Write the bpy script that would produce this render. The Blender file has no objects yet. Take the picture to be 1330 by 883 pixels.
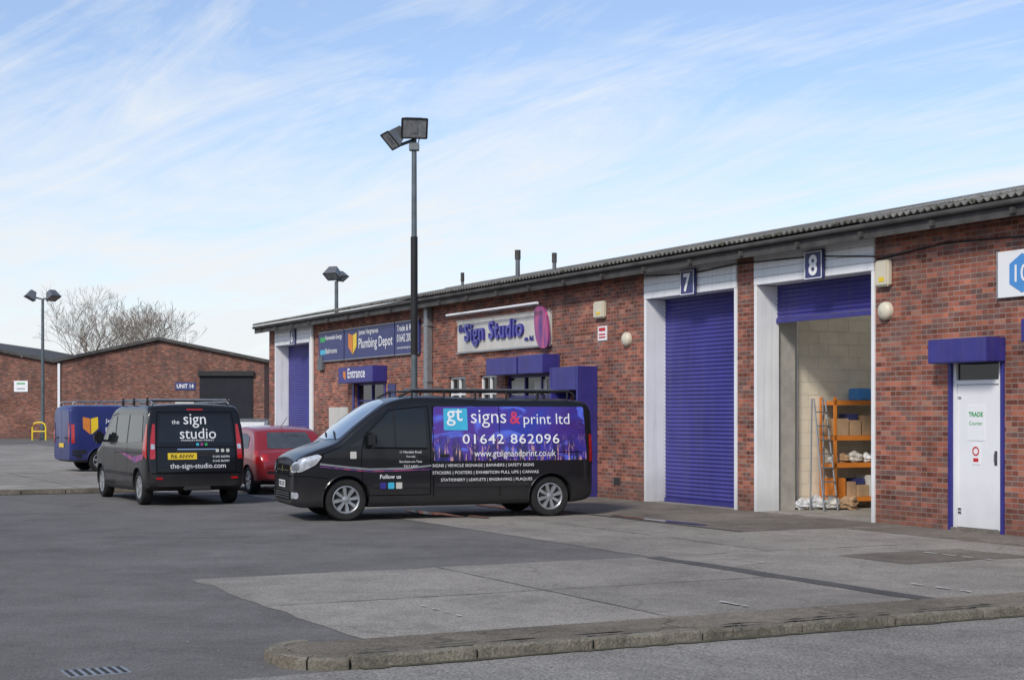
import bpy, bmesh, math, random
from mathutils import Vector, Matrix
from mathutils.bvhtree import BVHTree
random.seed(7)
scene=bpy.context.scene
scene.view_settings.view_transform='Standard'
scene.view_settings.look='None'
scene.view_settings.exposure=0

# ------------------------------------------------------------------ node helpers
def node(nt,typ,ins=None,**props):
    n=nt.nodes.new(typ)
    for k,v in props.items(): setattr(n,k,v)
    for k,v in (ins or {}).items():
        s=n.inputs[k]
        if isinstance(v,bpy.types.NodeSocket): nt.links.new(v,s)
        else: s.default_value=v
    return n
def c4(c): return (c[0],c[1],c[2],1.0)
def newmat(name):
    m=bpy.data.materials.new(name); m.use_nodes=True
    nt=m.node_tree; b=nt.nodes['Principled BSDF']
    return m,nt,b
def mrange(nt,val,a,b,c,d):
    return node(nt,'ShaderNodeMapRange',{0:val,1:a,2:b,3:c,4:d}).outputs[0]
def mixc(nt,f,a,b,mode='MIX'):
    n=nt.nodes.new('ShaderNodeMix'); n.data_type='RGBA'; n.blend_type=mode
    for i,v in ((0,f),(6,a),(7,b)):
        if isinstance(v,bpy.types.NodeSocket): nt.links.new(v,n.inputs[i])
        else: n.inputs[i].default_value=v if i==0 else (c4(v) if len(v)==3 else v)
    return n.outputs[2]
def math_(nt,op,a,b=0.0,clamp=False):
    return node(nt,'ShaderNodeMath',{0:a,1:b},operation=op,use_clamp=clamp).outputs[0]
def noise(nt,vec,scale,detail=4,rough=.55,dist=0):
    return node(nt,'ShaderNodeTexNoise',{'Vector':vec,'Scale':scale,'Detail':detail,'Roughness':rough,'Distortion':dist}).outputs['Fac']
def bump(nt,b,h,strength,dist):
    n=node(nt,'ShaderNodeBump',{'Height':h,'Strength':strength,'Distance':dist})
    nt.links.new(n.outputs[0],b.inputs['Normal'])
def mk(name,col,rough=.6,metal=0,var=.12,vscale=3.0,coat=0,spec=.5,bmp=0,bscale=40,streak=0,dirt=0):
    m,nt,b=newmat(name)
    co=node(nt,'ShaderNodeTexCoord').outputs['Object']
    f=noise(nt,co,vscale,4)
    f2=mrange(nt,f,.25,.75,1-var,1+var)
    v=node(nt,'ShaderNodeVectorMath',{0:(col[0],col[1],col[2]),'Scale':f2},operation='SCALE').outputs[0]
    if streak:
        sv=node(nt,'ShaderNodeVectorMath',{0:co,1:(9.0,9.0,.5)},operation='MULTIPLY').outputs[0]
        sf=mrange(nt,noise(nt,sv,1.0,4,.65),.5,.75,0,streak)
        v=mixc(nt,sf,v,(.16,.14,.12))
    if dirt:
        z=node(nt,'ShaderNodeSeparateXYZ',{0:co}).outputs[2]
        df=mrange(nt,math_(nt,'ADD',z,math_(nt,'MULTIPLY',f,.35)),.25,.85,dirt,0)
        v=mixc(nt,df,v,(.10,.09,.08))
        nt.links.new(mrange(nt,df,0,dirt,rough,.6),b.inputs['Roughness'])
    else:
        b.inputs['Roughness'].default_value=rough
    nt.links.new(v,b.inputs['Base Color'])
    b.inputs['Metallic'].default_value=metal
    b.inputs['Specular IOR Level'].default_value=spec
    b.inputs['Coat Weight'].default_value=coat
    b.inputs['Coat Roughness'].default_value=.05
    if bmp: bump(nt,b,noise(nt,co,bscale,3),bmp,.01)
    return m

def brick_mat(name,c1,c2,mort,grime=.35):
    m,nt,b=newmat(name)
    co=node(nt,'ShaderNodeTexCoord').outputs['Object']
    s=node(nt,'ShaderNodeSeparateXYZ',{0:co})
    xy=math_(nt,'ADD',s.outputs[0],s.outputs[1])
    v=node(nt,'ShaderNodeCombineXYZ',{0:xy,1:s.outputs[2],2:0.0}).outputs[0]
    br=node(nt,'ShaderNodeTexBrick',{'Vector':v,'Color1':c4(c1),'Color2':c4(c2),'Mortar':c4(mort),'Scale':1.0,
        'Mortar Size':.006,'Mortar Smooth':.2,'Bias':-.1,'Brick Width':.225,'Row Height':.075})
    row=math_(nt,'FLOOR',math_(nt,'DIVIDE',s.outputs[2],.075))
    off=math_(nt,'MULTIPLY',math_(nt,'MODULO',row,2.0),.1125)
    colx=math_(nt,'FLOOR',math_(nt,'DIVIDE',math_(nt,'ADD',xy,off),.225))
    wn=node(nt,'ShaderNodeTexWhiteNoise',{'Vector':node(nt,'ShaderNodeCombineXYZ',{0:colx,1:row,2:0.0}).outputs[0]})
    k=mrange(nt,wn.outputs['Value'],0,1,.50,1.45)
    big=mrange(nt,noise(nt,co,.6,5,.6),.3,.7,1-grime,1+grime*.6)
    cb=node(nt,'ShaderNodeVectorMath',{0:br.outputs['Color'],'Scale':math_(nt,'MULTIPLY',k,big)},operation='SCALE').outputs[0]
    # some bricks brown/purple rather than red
    wc=node(nt,'ShaderNodeSeparateXYZ',{0:wn.outputs['Color']}).outputs[1]
    cb=mixc(nt,mrange(nt,wc,.70,.76,0,.65),cb,(.15,.095,.085))
    cb=mixc(nt,mrange(nt,wc,.06,.03,0,.6),cb,(.42,.22,.15))
    cm=node(nt,'ShaderNodeVectorMath',{0:(mort[0],mort[1],mort[2]),'Scale':big},operation='SCALE').outputs[0]
    f=mixc(nt,br.outputs['Fac'],cb,cm)
    ef=mrange(nt,noise(nt,co,1.7,6,.7),.57,.78,0,.45)
    f=mixc(nt,ef,f,(.40,.33,.29))
    low=mrange(nt,math_(nt,'ADD',s.outputs[2],math_(nt,'MULTIPLY',noise(nt,co,2.0,3),.5)),.2,.75,.55,0)
    f=mixc(nt,low,f,(.09,.068,.058))
    sv=node(nt,'ShaderNodeCombineXYZ',{0:math_(nt,'MULTIPLY',xy,3.0),1:math_(nt,'MULTIPLY',s.outputs[2],.5),2:0.0}).outputs[0]
    sf=math_(nt,'MULTIPLY',mrange(nt,noise(nt,sv,1.0,4,.6),.45,.7,0,.6),mrange(nt,s.outputs[2],2.4,4.4,0,1))
    f=mixc(nt,sf,f,(.075,.055,.05))
    nt.links.new(f,b.inputs['Base Color']); b.inputs['Roughness'].default_value=.85
    b.inputs['Specular IOR Level'].default_value=.25
    bump(nt,b,math_(nt,'SUBTRACT',1.0,br.outputs['Fac']),.6,.008)
    return m

def ground_mat(name,base,dark,speck=.25,crack=.0,stain=.5,patch=.25,sc=1.0,cells=None,light=.0):
    m,nt,b=newmat(name)
    co=node(nt,'ShaderNodeTexCoord').outputs['Object']
    big=noise(nt,co,.22*sc,5,.6,.4); mid=noise(nt,co,1.3*sc,6,.72); fine=noise(nt,co,48,3,.8); grit=noise(nt,co,14,4,.75)
    k=mrange(nt,big,.3,.7,1-patch,1+patch)
    k=math_(nt,'MULTIPLY',k,mrange(nt,mid,.3,.7,.80,1.18))
    k=math_(nt,'MULTIPLY',k,mrange(nt,grit,.3,.7,.86,1.14))
    k=math_(nt,'MULTIPLY',k,mrange(nt,fine,.32,.68,1-speck,1+speck))
    if cells:
        sp_=node(nt,'ShaderNodeSeparateXYZ',{0:co})
        cx=math_(nt,'FLOOR',math_(nt,'DIVIDE',math_(nt,'ADD',sp_.outputs[0],-.24),cells[0])); cy=math_(nt,'FLOOR',math_(nt,'DIVIDE',math_(nt,'ADD',sp_.outputs[1],6.4),cells[1]))
        wn=node(nt,'ShaderNodeTexWhiteNoise',{'Vector':node(nt,'ShaderNodeCombineXYZ',{0:cx,1:cy,2:0.0}).outputs[0]}).outputs['Value']
        k=math_(nt,'MULTIPLY',k,mrange(nt,wn,0,1,.90,1.07))
    col=node(nt,'ShaderNodeVectorMath',{0:base,'Scale':k},operation='SCALE').outputs[0]
    if light:
        lf=mrange(nt,noise(nt,co,.45*sc,7,.75,.8),.52,.72,0,light)
        col=mixc(nt,lf,col,(base[0]*1.5,base[1]*1.48,base[2]*1.42))
    st=mrange(nt,noise(nt,node(nt,'ShaderNodeVectorMath',{0:co,1:(7.3,2.1,0.0)},operation='ADD').outputs[0],.75*sc,7,.75,1.2),.52,.74,0,stain)
    col=mixc(nt,st,col,dark)
    sp=node(nt,'ShaderNodeTexVoronoi',{'Vector':co,'Scale':1.6}).outputs['Distance']
    spots=mrange(nt,sp,.03,.07,stain*.8,0)
    col=mixc(nt,spots,col,dark)
    if crack:
        wv=node(nt,'ShaderNodeVectorMath',{0:co,1:node(nt,'ShaderNodeVectorMath',{0:node(nt,'ShaderNodeTexNoise',{'Vector':co,'Scale':1.5,'Detail':4}).outputs['Color'],'Scale':.7},operation='SCALE').outputs[0]},operation='ADD').outputs[0]
        cr=node(nt,'ShaderNodeTexVoronoi',{'Vector':wv,'Scale':.33},feature='DISTANCE_TO_EDGE').outputs['Distance']
        cf=mrange(nt,cr,.0,.006,crack,0)
        col=mixc(nt,cf,col,dark)
    nt.links.new(col,b.inputs['Base Color'])
    nt.links.new(mrange(nt,mid,.3,.7,.97,.82),b.inputs['Roughness'])
    b.inputs['Specular IOR Level'].default_value=.15
    bump(nt,b,math_(nt,'ADD',fine,grit),.8,.010)
    return m

M={}
M['brick']=brick_mat('red_brick',(.34,.118,.072),(.21,.070,.052),(.33,.27,.23))
M['brick_far']=brick_mat('brown_brick',(.25,.10,.068),(.17,.068,.05),(.20,.16,.13))
M['asphalt']=ground_mat('asphalt',(.158,.150,.140),(.085,.08,.075),.45,.30,.35,.18,1.0,None,.25)
M['concrete']=ground_mat('worn_concrete',(.285,.262,.228),(.15,.137,.118),.45,.6,.6,.18,1.0,(2.48,2.5),.35)
M['apron']=ground_mat('apron_concrete',(.20,.175,.145),(.09,.078,.065),.3,.6,.7,.3,2)
M['pave']=ground_mat('pavement',(.185,.160,.125),(.085,.074,.055),.45,.9,.6,.3,2,None,.3)
M['road']=ground_mat('road_surface',(.235,.222,.200),(.12,.112,.10),.6,.4,.45,.18,1.0,None,.3)
M['kerb']=ground_mat('kerb_stone',(.19,.172,.135),(.055,.055,.032),.4,.0,.85,.4,4)
M['tarstrip']=ground_mat('tar_strip',(.115,.11,.105),(.065,.062,.06),.35,0,.4,.25)
M['blue']=mk('blue_paint',(.036,.032,.20),.42,var=.2,streak=.15)
M['blue_shutter']=mk('blue_shutter',(.045,.042,.235),.5,var=.22,vscale=1.2,streak=.22)
M['navy']=mk('navy_sign',(.038,.045,.15),.45)
M['white']=mk('white_paint',(.78,.79,.79),.5,var=.06,vscale=2,streak=.22,dirt=.3)
M['upvc']=mk('white_upvc',(.78,.78,.78),.35,var=.03,dirt=.2)
M['cream']=mk('cream_blockwork',(.74,.67,.53),.85,var=.12,bmp=.3)
M['creambox']=mk('cream_plastic',(.62,.57,.44),.45,var=.05,streak=.2)
M['grey']=mk('grey_metal',(.16,.17,.18),.45,metal=.4,var=.2)
M['galv']=mk('galvanised_steel',(.30,.31,.32),.45,metal=.6,var=.2,vscale=8)
M['pole']=mk('lamp_pole_paint',(.10,.12,.13),.5,metal=.2,var=.3,vscale=4)
M['black']=mk('black_plastic',(.020,.020,.021),.55,var=.2,spec=.3)
M['tyre']=mk('tyre_rubber',(.024,.024,.024),.9,var=.25,vscale=12,spec=.2)
M['fascia']=mk('fascia_board',(.06,.056,.052),.8,var=.5,vscale=2.5)
M['roof']=ground_mat('corrugated_roof',(.17,.165,.15),(.05,.05,.045),.3,0,.9,.35,5)
M['glass']=mk('dark_glass',(.010,.012,.014),.05,var=.1,spec=.5)
M['screen']=mk('windscreen_glass',(.05,.055,.06),.04,var=.3,vscale=4,spec=1.0,coat=1)
M['paint_black']=mk('black_car_paint',(.008,.008,.010),.28,var=.2,coat=.35,spec=.25,dirt=.35)
M['paint_red']=mk('red_car_paint',(.24,.012,.018),.3,var=.08,coat=.7,dirt=.2)
M['paint_blue']=mk('blue_van_paint',(.020,.028,.13),.35,var=.08,coat=.15,spec=.3,dirt=.3)
M['seam']=mk('panel_gap',(.003,.003,.003),.7,var=.1,spec=.1)
M['silver']=mk('silver_alloy',(.33,.34,.35),.35,metal=.5,var=.2,vscale=9)
M['chrome']=mk('chrome_trim',(.6,.6,.62),.15,metal=1,var=.05)
M['lens']=mk('headlamp_lens',(.50,.52,.55),.08,metal=.3,var=.4,vscale=14,coat=1)
M['redlens']=mk('red_lens',(.42,.012,.014),.15,var=.2,vscale=18,coat=.6)
M['orange']=mk('orange_paint',(.62,.20,.03),.5)
M['yellow']=mk('yellow_plate',(.75,.52,.02),.4,var=.04)
M['txt']=mk('white_lettering',(.80,.80,.80),.5,var=.02)
M['txtblue']=mk('blue_lettering',(.035,.03,.22),.35,var=.05)
M['txtred']=mk('red_lettering',(.55,.02,.03),.5,var=.02)
M['txtgreen']=mk('green_lettering',(.04,.35,.10),.5,var=.02)
M['txtcyan']=mk('cyan_panel',(.05,.42,.62),.4,var=.12)
M['txtblack']=mk('black_lettering',(.02,.02,.02),.5,var=.02)
M['amp']=mk('pink_lettering',(.55,.04,.12),.4,var=.2,vscale=5)
M['cardboard']=mk('cardboard',(.40,.26,.15),.85,var=.25)
M['signcream']=mk('sign_cream_board',(.56,.54,.49),.5,var=.1,streak=.15)
M['pier']=mk('grey_blockwork',(.36,.34,.30),.9,var=.25,bmp=.4)
M['skyblue']=mk('skyblue_panel',(.07,.27,.62),.4,var=.08)
M['lampglass']=mk('flood_glass',(.35,.36,.36),.12,var=.4,vscale=9,metal=.4)
M['bark']=mk('bare_bark',(.20,.165,.13),.9,var=.3)
M['water']=mk('wet_patch',(.055,.052,.05),.12,var=.2,spec=.5)
M['mark']=mk('worn_road_paint',(.50,.49,.45),.8,var=.5,vscale=9)
M['dark']=mk('dark_interior',(.03,.03,.03),.9,var=.2)
M['darkshutter']=mk('dark_shutter',(.018,.019,.026),.6,var=.2,spec=.2)
m,nt,b=newmat('magenta_vinyl')
co=node(nt,'ShaderNodeTexCoord').outputs['Object']
n1=noise(nt,node(nt,'ShaderNodeVectorMath',{0:co,1:(6.0,1.0,1.5)},operation='MULTIPLY').outputs[0],1.0,3,.5,.8)
nt.links.new(mixc(nt,mrange(nt,n1,.35,.65,0,1),(.06,.03,.20),(.50,.08,.20)),b.inputs['Base Color']); b.inputs['Roughness'].default_value=.35
M['magenta']=m
m,nt,b=newmat('translucent_added_rooflight')
tr=node(nt,'ShaderNodeBsdfTranslucent',{'Color':(.9,.9,.88,1)})
nt.links.new(tr.outputs[0],nt.nodes['Material Output'].inputs[0]); M['added_rooflight']=m
m,nt,b=newmat('printed_vinyl')
co=node(nt,'ShaderNodeTexCoord').outputs['Object']
s=node(nt,'ShaderNodeSeparateXYZ',{0:co})
n1=noise(nt,co,1.4,5,.6,.6)
col=mixc(nt,mrange(nt,n1,.35,.65,0,1),(.02,.035,.34),(.09,.02,.24))
gx=mrange(nt,s.outputs[0],2.2,4.9,0,1)
col=mixc(nt,mrange(nt,math_(nt,'ADD',gx,math_(nt,'MULTIPLY',math_(nt,'SUBTRACT',n1,.5),1.5)),.7,1.25,0,.85),col,(.02,.008,.06))
bm_=noise(nt,node(nt,'ShaderNodeVectorMath',{0:co,1:(1.2,1.0,3.0)},operation='MULTIPLY').outputs[0],1.3,2,.5,1.5)
glow=mrange(nt,bm_,.56,.66,0,.85)
col=mixc(nt,glow,col,(.10,.16,.75))
st=node(nt,'ShaderNodeVectorMath',{0:co,1:(9.0,1.0,2.2)},operation='MULTIPLY').outputs[0]
bl=noise(nt,st,1.0,3,.6)
lowm=mrange(nt,s.outputs[2],1.05,1.42,1,0)
tower=math_(nt,'MULTIPLY',mrange(nt,bl,.47,.54,0,1),lowm)
col=mixc(nt,math_(nt,'MULTIPLY',tower,.9),col,(.008,.01,.05))
sv=node(nt,'ShaderNodeVectorMath',{0:co,1:(26.0,1.0,5.0)},operation='MULTIPLY').outputs[0]
lights=math_(nt,'MULTIPLY',mrange(nt,noise(nt,sv,1.0,2,.5),.56,.66,0,1),mrange(nt,s.outputs[2],.98,1.38,.95,.0))
col=mixc(nt,lights,col,(.75,.42,.32))
nt.links.new(col,b.inputs['Base Color']); b.inputs['Roughness'].default_value=.3; b.inputs['Coat Weight'].default_value=.3
M['vinyl']=m

# ------------------------------------------------------------------ mesh helpers
def link(ob,parent=None):
    scene.collection.objects.link(ob)
    if parent: ob.parent=parent
    return ob
def root(name,loc=(0,0,0),rz=0):
    e=bpy.data.objects.new(name,None); e.location=loc; e.rotation_euler=(0,0,rz); e.empty_display_size=.3
    return link(e)
def mesh_obj(name,verts,faces,mats,parent=None,smooth=None,midx=None):
    me=bpy.data.meshes.new(name); me.from_pydata([tuple(v) for v in verts],[],faces); 
    for m in (mats if isinstance(mats,(list,tuple)) else [mats]): me.materials.append(m)
    if midx:
        for p,i in zip(me.polygons,midx): p.material_index=i
    me.validate(); me.update()
    if smooth is not None: smooth_mesh(me,smooth)
    return link(bpy.data.objects.new(name,me),parent)
def smooth_mesh(me,ang=35):
    bm=bmesh.new(); bm.from_mesh(me)
    bmesh.ops.recalc_face_normals(bm,faces=bm.faces)
    for f in bm.faces: f.smooth=True
    a=math.radians(ang)
    for e in bm.edges:
        if len(e.link_faces)==2:
            e.smooth=e.calc_face_angle(0)<a
        else: e.smooth=True
    bm.to_mesh(me); bm.free()
def box(name,parent,mat,x0,x1,y0,y1,z0,z1,bev=0,rot=None,pivot=None):
    bm=bmesh.new()
    bmesh.ops.create_cube(bm,size=1)
    for v in bm.verts:
        v.co=Vector(((v.co.x+.5)*(x1-x0)+x0,(v.co.y+.5)*(y1-y0)+y0,(v.co.z+.5)*(z1-z0)+z0))
    if bev: bmesh.ops.bevel(bm,geom=bm.edges[:],offset=bev,segments=2,affect='EDGES')
    if rot is not None:
        p=Vector(pivot) if pivot else Vector(((x0+x1)/2,(y0+y1)/2,(z0+z1)/2))
        mt=Matrix.Translation(p)@rot.to_4x4()@Matrix.Translation(-p)
        bmesh.ops.transform(bm,matrix=mt,verts=bm.verts)
    me=bpy.data.meshes.new(name); bm.to_mesh(me); bm.free(); me.materials.append(mat)
    return link(bpy.data.objects.new(name,me),parent)
def tube(name,parent,mat,pts,r,seg=10):
    verts=[];faces=[]
    pts=[Vector(p) for p in pts]
    rs=r if isinstance(r,(list,tuple)) else [r]*len(pts)
    for i,p in enumerate(pts):
        d=(pts[min(i+1,len(pts)-1)]-pts[max(i-1,0)]).normalized()
        a=Vector((0,0,1)) if abs(d.z)<.9 else Vector((1,0,0))
        u=d.cross(a).normalized(); w=d.cross(u).normalized()
        for j in range(seg):
            t=2*math.pi*j/seg
            verts.append(p+(u*math.cos(t)+w*math.sin(t))*rs[i])
    for i in range(len(pts)-1):
        for j in range(seg):
            a=i*seg+j; b2=i*seg+(j+1)%seg
            faces.append((a,b2,b2+seg,a+seg))
    faces.append(tuple(range(seg))[::-1]); faces.append(tuple(range((len(pts)-1)*seg,len(pts)*seg)))
    return mesh_obj(name,verts,faces,mat,parent,smooth=50)
def lathe_geo(prof,seg=36):
    v=[];f=[]
    for (r,y) in prof:
        for j in range(seg):
            t=2*math.pi*j/seg; v.append((r*math.cos(t),y,r*math.sin(t)))
    for i in range(len(prof)-1):
        for j in range(seg):
            a=i*seg+j;b2=i*seg+(j+1)%seg
            f.append((a,b2,b2+seg,a+seg))
    return v,f
def text_geo(body,height=None,width=None,bold=0.0,ext=0.0,spacing=1.0,shear=0):
    cu=bpy.data.curves.new('t','FONT'); cu.body=body; cu.size=1; cu.offset=bold; cu.extrude=ext; cu.resolution_u=3
    cu.space_character=spacing; cu.shear=shear
    ob=bpy.data.objects.new('t',cu); scene.collection.objects.link(ob)
    bpy.context.view_layer.update()
    dg=bpy.context.evaluated_depsgraph_get()
    me=bpy.data.meshes.new_from_object(ob.evaluated_get(dg))
    vs=[v.co.copy() for v in me.vertices]; fs=[tuple(p.vertices) for p in me.polygons]
    bpy.data.objects.remove(ob); bpy.data.curves.remove(cu); bpy.data.meshes.remove(me)
    x0=min(v.x for v in vs);x1=max(v.x for v in vs);y0=min(v.y for v in vs);y1=max(v.y for v in vs)
    sx=sy=1
    if width: sx=width/(x1-x0)
    if height: sy=height/(y1-y0)
    if width and not height: sy=sx
    if height and not width: sx=sy
    vs=[Vector(((v.x-x0)*sx,(v.y-y0)*sy,v.z)) for v in vs]
    return vs,fs
def text_flat(name,parent,mat,body,origin,U,V,height=None,width=None,bold=0,ext=0,center=False,**k):
    vs,fs=text_geo(body,height,width,bold,ext,**k)
    U=Vector(U);V=Vector(V);Nn=U.cross(V);o=Vector(origin)
    if center: o=o-U*(max(v.x for v in vs)/2)
    return mesh_obj(name,[o+U*v.x+V*v.y+Nn*v.z for v in vs],fs,mat,parent)

def pchip(keys):
    xs=[k[0] for k in keys]; ys=[k[1] for k in keys]; n=len(xs)
    h=[xs[i+1]-xs[i] for i in range(n-1)]; d=[(ys[i+1]-ys[i])/h[i] for i in range(n-1)]
    m=[d[0]]+[0 if d[i-1]*d[i]<=0 else 2*d[i-1]*d[i]/(d[i-1]+d[i]) for i in range(1,n-1)]+[d[-1]]
    def f(x):
        if x<=xs[0]: return ys[0]
        if x>=xs[-1]: return ys[-1]
        i=max(j for j in range(n-1) if xs[j]<=x)
        t=(x-xs[i])/h[i]; t2=t*t;t3=t2*t
        return (2*t3-3*t2+1)*ys[i]+(t3-2*t2+t)*h[i]*m[i]+(-2*t3+3*t2)*ys[i+1]+(t3-t2)*h[i]*m[i+1]
    return f

# ------------------------------------------------------------------ vehicles
class Vehicle:
    def __init__(s,name,loc,rz,L,zt,hw,zb,tum,r0,paint,wheels,R,arch,track,spokes=6):
        s.root=root(name,(loc[0],loc[1],0),rz); s.L=L; s.R=R
        ZT=pchip(zt);HW=pchip(hw);ZB=pchip(zb);TU=pchip(tum)
        st=sorted(set([k[0] for k in zt]+[k[0] for k in hw]+[i*L/70 for i in range(71)]))
        st=[x for i,x in enumerate(st) if i==0 or x-st[i-1]>.004]
        rings=[]
        for x in st:
            t=ZT(x);b_=ZB(x);w=HW(x); r=min(r0,(t-b_)*.3); rw=r*1.15
            h=[(0,b_),(.5*w,b_),(.86*w,b_),(.95*w,b_+.025)]
            z0=b_+.08;z1=t-r
            for i in range(15):
                z=z0+(z1-z0)*i/14; h.append((w*TU(z),z))
            ce=w*TU(z1)-rw
            for a in (18,36,54,72,90):
                a=math.radians(a); h.append((ce+rw*math.cos(a),z1+r*math.sin(a)))
            for q in (.8,.6,.4,.2,0):
                h.append((ce*q,t+.035*(1-q*q)*min(1,w)))
            full=h+[(-y,z) for (y,z) in h[-2:0:-1]]
            rings.append([(x,y,z) for y,z in full])
        n=len(rings[0]); V=[v for r_ in rings for v in r_]; F=[]
        for i in range(len(rings)-1):
            for j in range(n):
                a=i*n+j;b2=i*n+(j+1)%n
                F.append((a,b2,b2+n,a+n))
        F.append(tuple(range(n))); F.append(tuple(range((len(rings)-1)*n,len(rings)*n))[::-1])
        me=bpy.data.meshes.new('body'); me.from_pydata(V,[],F)
        bm=bmesh.new(); bm.from_mesh(me); bmesh.ops.recalc_face_normals(bm,faces=bm.faces)
        bmesh.ops.triangulate(bm,faces=[f for f in bm.faces if len(f.verts)>4])
        s.bvh=BVHTree.FromBMesh(bm)
        bm.to_mesh(me); bm.free()
        me.materials.append(paint); me.materials.append(M['black'])
        for p in me.polygons: p.material_index=1 if p.center.z<zb[len(zb)//2][1]+.10 else 0
        tmp=bpy.data.objects.new('tmp',me); scene.collection.objects.link(tmp)
        cv=[];cf=[]
        seg=36
        for wx in wheels:
            for sd in (-1,1):
                b0=len(cv)
                for yy in (.42*sd,1.4*sd):
                    for j in range(seg):
                        t=2*math.pi*j/seg; cv.append((wx+arch*math.cos(t),yy,R+arch*math.sin(t)))
                for j in range(seg):
                    a=b0+j;b2=b0+(j+1)%seg; cf.append((a,b2,b2+seg,a+seg))
                cf.append(tuple(b0+j for j in range(seg))[::-1]); cf.append(tuple(b0+seg+j for j in range(seg)))
        cm=bpy.data.meshes.new('cut'); cm.from_pydata(cv,[],cf); cm.materials.append(paint); cm.materials.append(M['black'])
        bm=bmesh.new(); bm.from_mesh(cm); bmesh.ops.recalc_face_normals(bm,faces=bm.faces)
        for f in bm.faces: f.material_index=1
        bm.to_mesh(cm); bm.free()
        co_=bpy.data.objects.new('cut',cm); scene.collection.objects.link(co_)
        md=tmp.modifiers.new('b','BOOLEAN'); md.operation='DIFFERENCE'; md.object=co_; md.solver='EXACT'
        try: md.material_mode='INDEX'
        except Exception: pass
        bpy.context.view_layer.update()
        fin=bpy.data.meshes.new_from_object(tmp.evaluated_get(bpy.context.evaluated_depsgraph_get()))
        bpy.data.objects.remove(tmp); bpy.data.objects.remove(co_)
        smooth_mesh(fin,32); fin.name='body'
        link(bpy.data.objects.new('body',fin),s.root)
        for wx in wheels:
            for sd in (-1,1):
                pts=[]
                for j in range(25):
                    t=math.pi*(-.08+1.16*j/24); px=wx+(arch+.012)*math.cos(t); pz=R+(arch+.012)*math.sin(t)
                    h=s.hit((px,3*sd,pz),(0,-sd,0))
                    if h: pts.append(h[0]+Vector((0,-.004*sd,0)))
                if len(pts)>3: tube('wheel_arch_lip',s.root,paint,pts,.012,6)
        wm=s.wheel_mesh(R,spokes)
        for wx in wheels:
            for sd in (-1,1):
                o=bpy.data.objects.new('wheel',wm); o.location=(wx,sd*track,R); 
                o.rotation_euler=(0,random.random()*2,0 if sd<0 else math.pi)
                link(o,s.root)
    def wheel_mesh(s,R,ns):
        k=R
        V,F=lathe_geo([(k*.60,-.085),(k*.68,-.10),(k*.80,-.108),(k*.92,-.105),(k*.98,-.085),(k,-.06),(k,.07),(k*.97,.09),(k*.85,.10),(k*.6,.09)],40)
        mi=[0]*len(F)
        def addg(V2,F2,m):
            o=len(V); V.extend(V2); F.extend([tuple(i+o for i in f) for f in F2]); mi.extend([m]*len(F2))
        addg(*lathe_geo([(k*.655,-.098),(k*.62,-.102),(k*.58,-.092),(k*.56,-.05)],40),1)
        addg(*lathe_geo([(k*.56,-.05),(.001,-.04)],40),2)
        addg(*lathe_geo([(k*.17,-.05),(k*.16,-.088),(k*.10,-.098),(.001,-.10)],20),1)
        q=6/ns
        for i in range(ns):
            a=2*math.pi*i/ns
            def P(r,t,y): 
                return (r*math.cos(a)-t*q*math.sin(a),y,r*math.sin(a)+t*q*math.cos(a))
            r0=k*.13;r1=k*.59
            vv=[P(r0,-.026,-.088),P(r0,.026,-.088),P(r1,.036,-.096),P(r1,-.036,-.096),P(r0,-.032,-.05),P(r0,.032,-.05),P(r1,.045,-.05),P(r1,-.045,-.05)]
            addg(vv,[(0,1,2,3),(0,4,5,1),(1,5,6,2),(2,6,7,3),(3,7,4,0)],1)
        me=bpy.data.meshes.new('wheel'); me.from_pydata(V,[],F)
        for m in (M['tyre'],M['silver'],M['dark']): me.materials.append(m)
        for p,i in zip(me.polygons,mi): p.material_index=i
        smooth_mesh(me,35); return me
    def hit(s,p,d):
        h=s.bvh.ray_cast(Vector(p),Vector(d).normalized())
        if h[0] is None: return None
        n=h[1]
        if n.dot(Vector(d))>0: n=-n
        return h[0],n
    def frame(s,view):
        L=s.L
        if view=='L': return Vector((0,0,0)),Vector((1,0,0)),Vector((0,0,1)),Vector((0,1,0))
        if view=='R': return Vector((0,0,0)),Vector((-1,0,0)),Vector((0,0,1)),Vector((0,-1,0))
        if view=='T': return Vector((0,0,2)),Vector((1,0,0)),Vector((0,1,0)),Vector((0,0,-1))
        if view=='F': return Vector((0,0,0)),Vector((0,-1,0)),Vector((0,0,1)),Vector((1,0,0))
        if view=='B': return Vector((L,0,0)),Vector((0,1,0)),Vector((0,0,1)),Vector((-1,0,0))
        return view
    def pr(s,view,u,v,off):
        C,U,V,D=s.frame(view)
        p=C+U*u+V*v-D*3.5
        h=s.hit(p,D)
        if h is None:
            for q in (.98,.95,.9):
                h=s.hit(C+U*u*q+V*v*q-D*3.5,D)
                if h: break
        if h is None: return p+D*3.5
        return h[0]+h[1]*off
    def patch(s,name,view,poly,mat,off=.005,rad=.03,nr=7):
        P=[Vector(p) for p in poly]; n=len(P); out=[]
        for i in range(n):
            a,b_,c=P[i-1],P[i],P[(i+1)%n]
            r=min(rad,(a-b_).length*.45,(c-b_).length*.45)
            p0=b_+(a-b_).normalized()*r; p1=b_+(c-b_).normalized()*r
            for q in (0,.25,.5,.75,1): out.append(p0*(1-q)**2+b_*2*q*(1-q)+p1*q*q)
        den=[]
        for i in range(len(out)):
            a=out[i];b_=out[(i+1)%len(out)]; k=max(1,int((b_-a).length/.07))
            for j in range(k): den.append(a+(b_-a)*j/k)
        c=sum(P,Vector((0,0)))/n
        V=[s.pr(view,c.x,c.y,off)];F=[]; m=len(den)
        for r in range(1,nr+1):
            for p in den:
                q=c+(p-c)*(r/nr); V.append(s.pr(view,q.x,q.y,off))
        for j in range(m): F.append((0,1+j,1+(j+1)%m))
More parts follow.
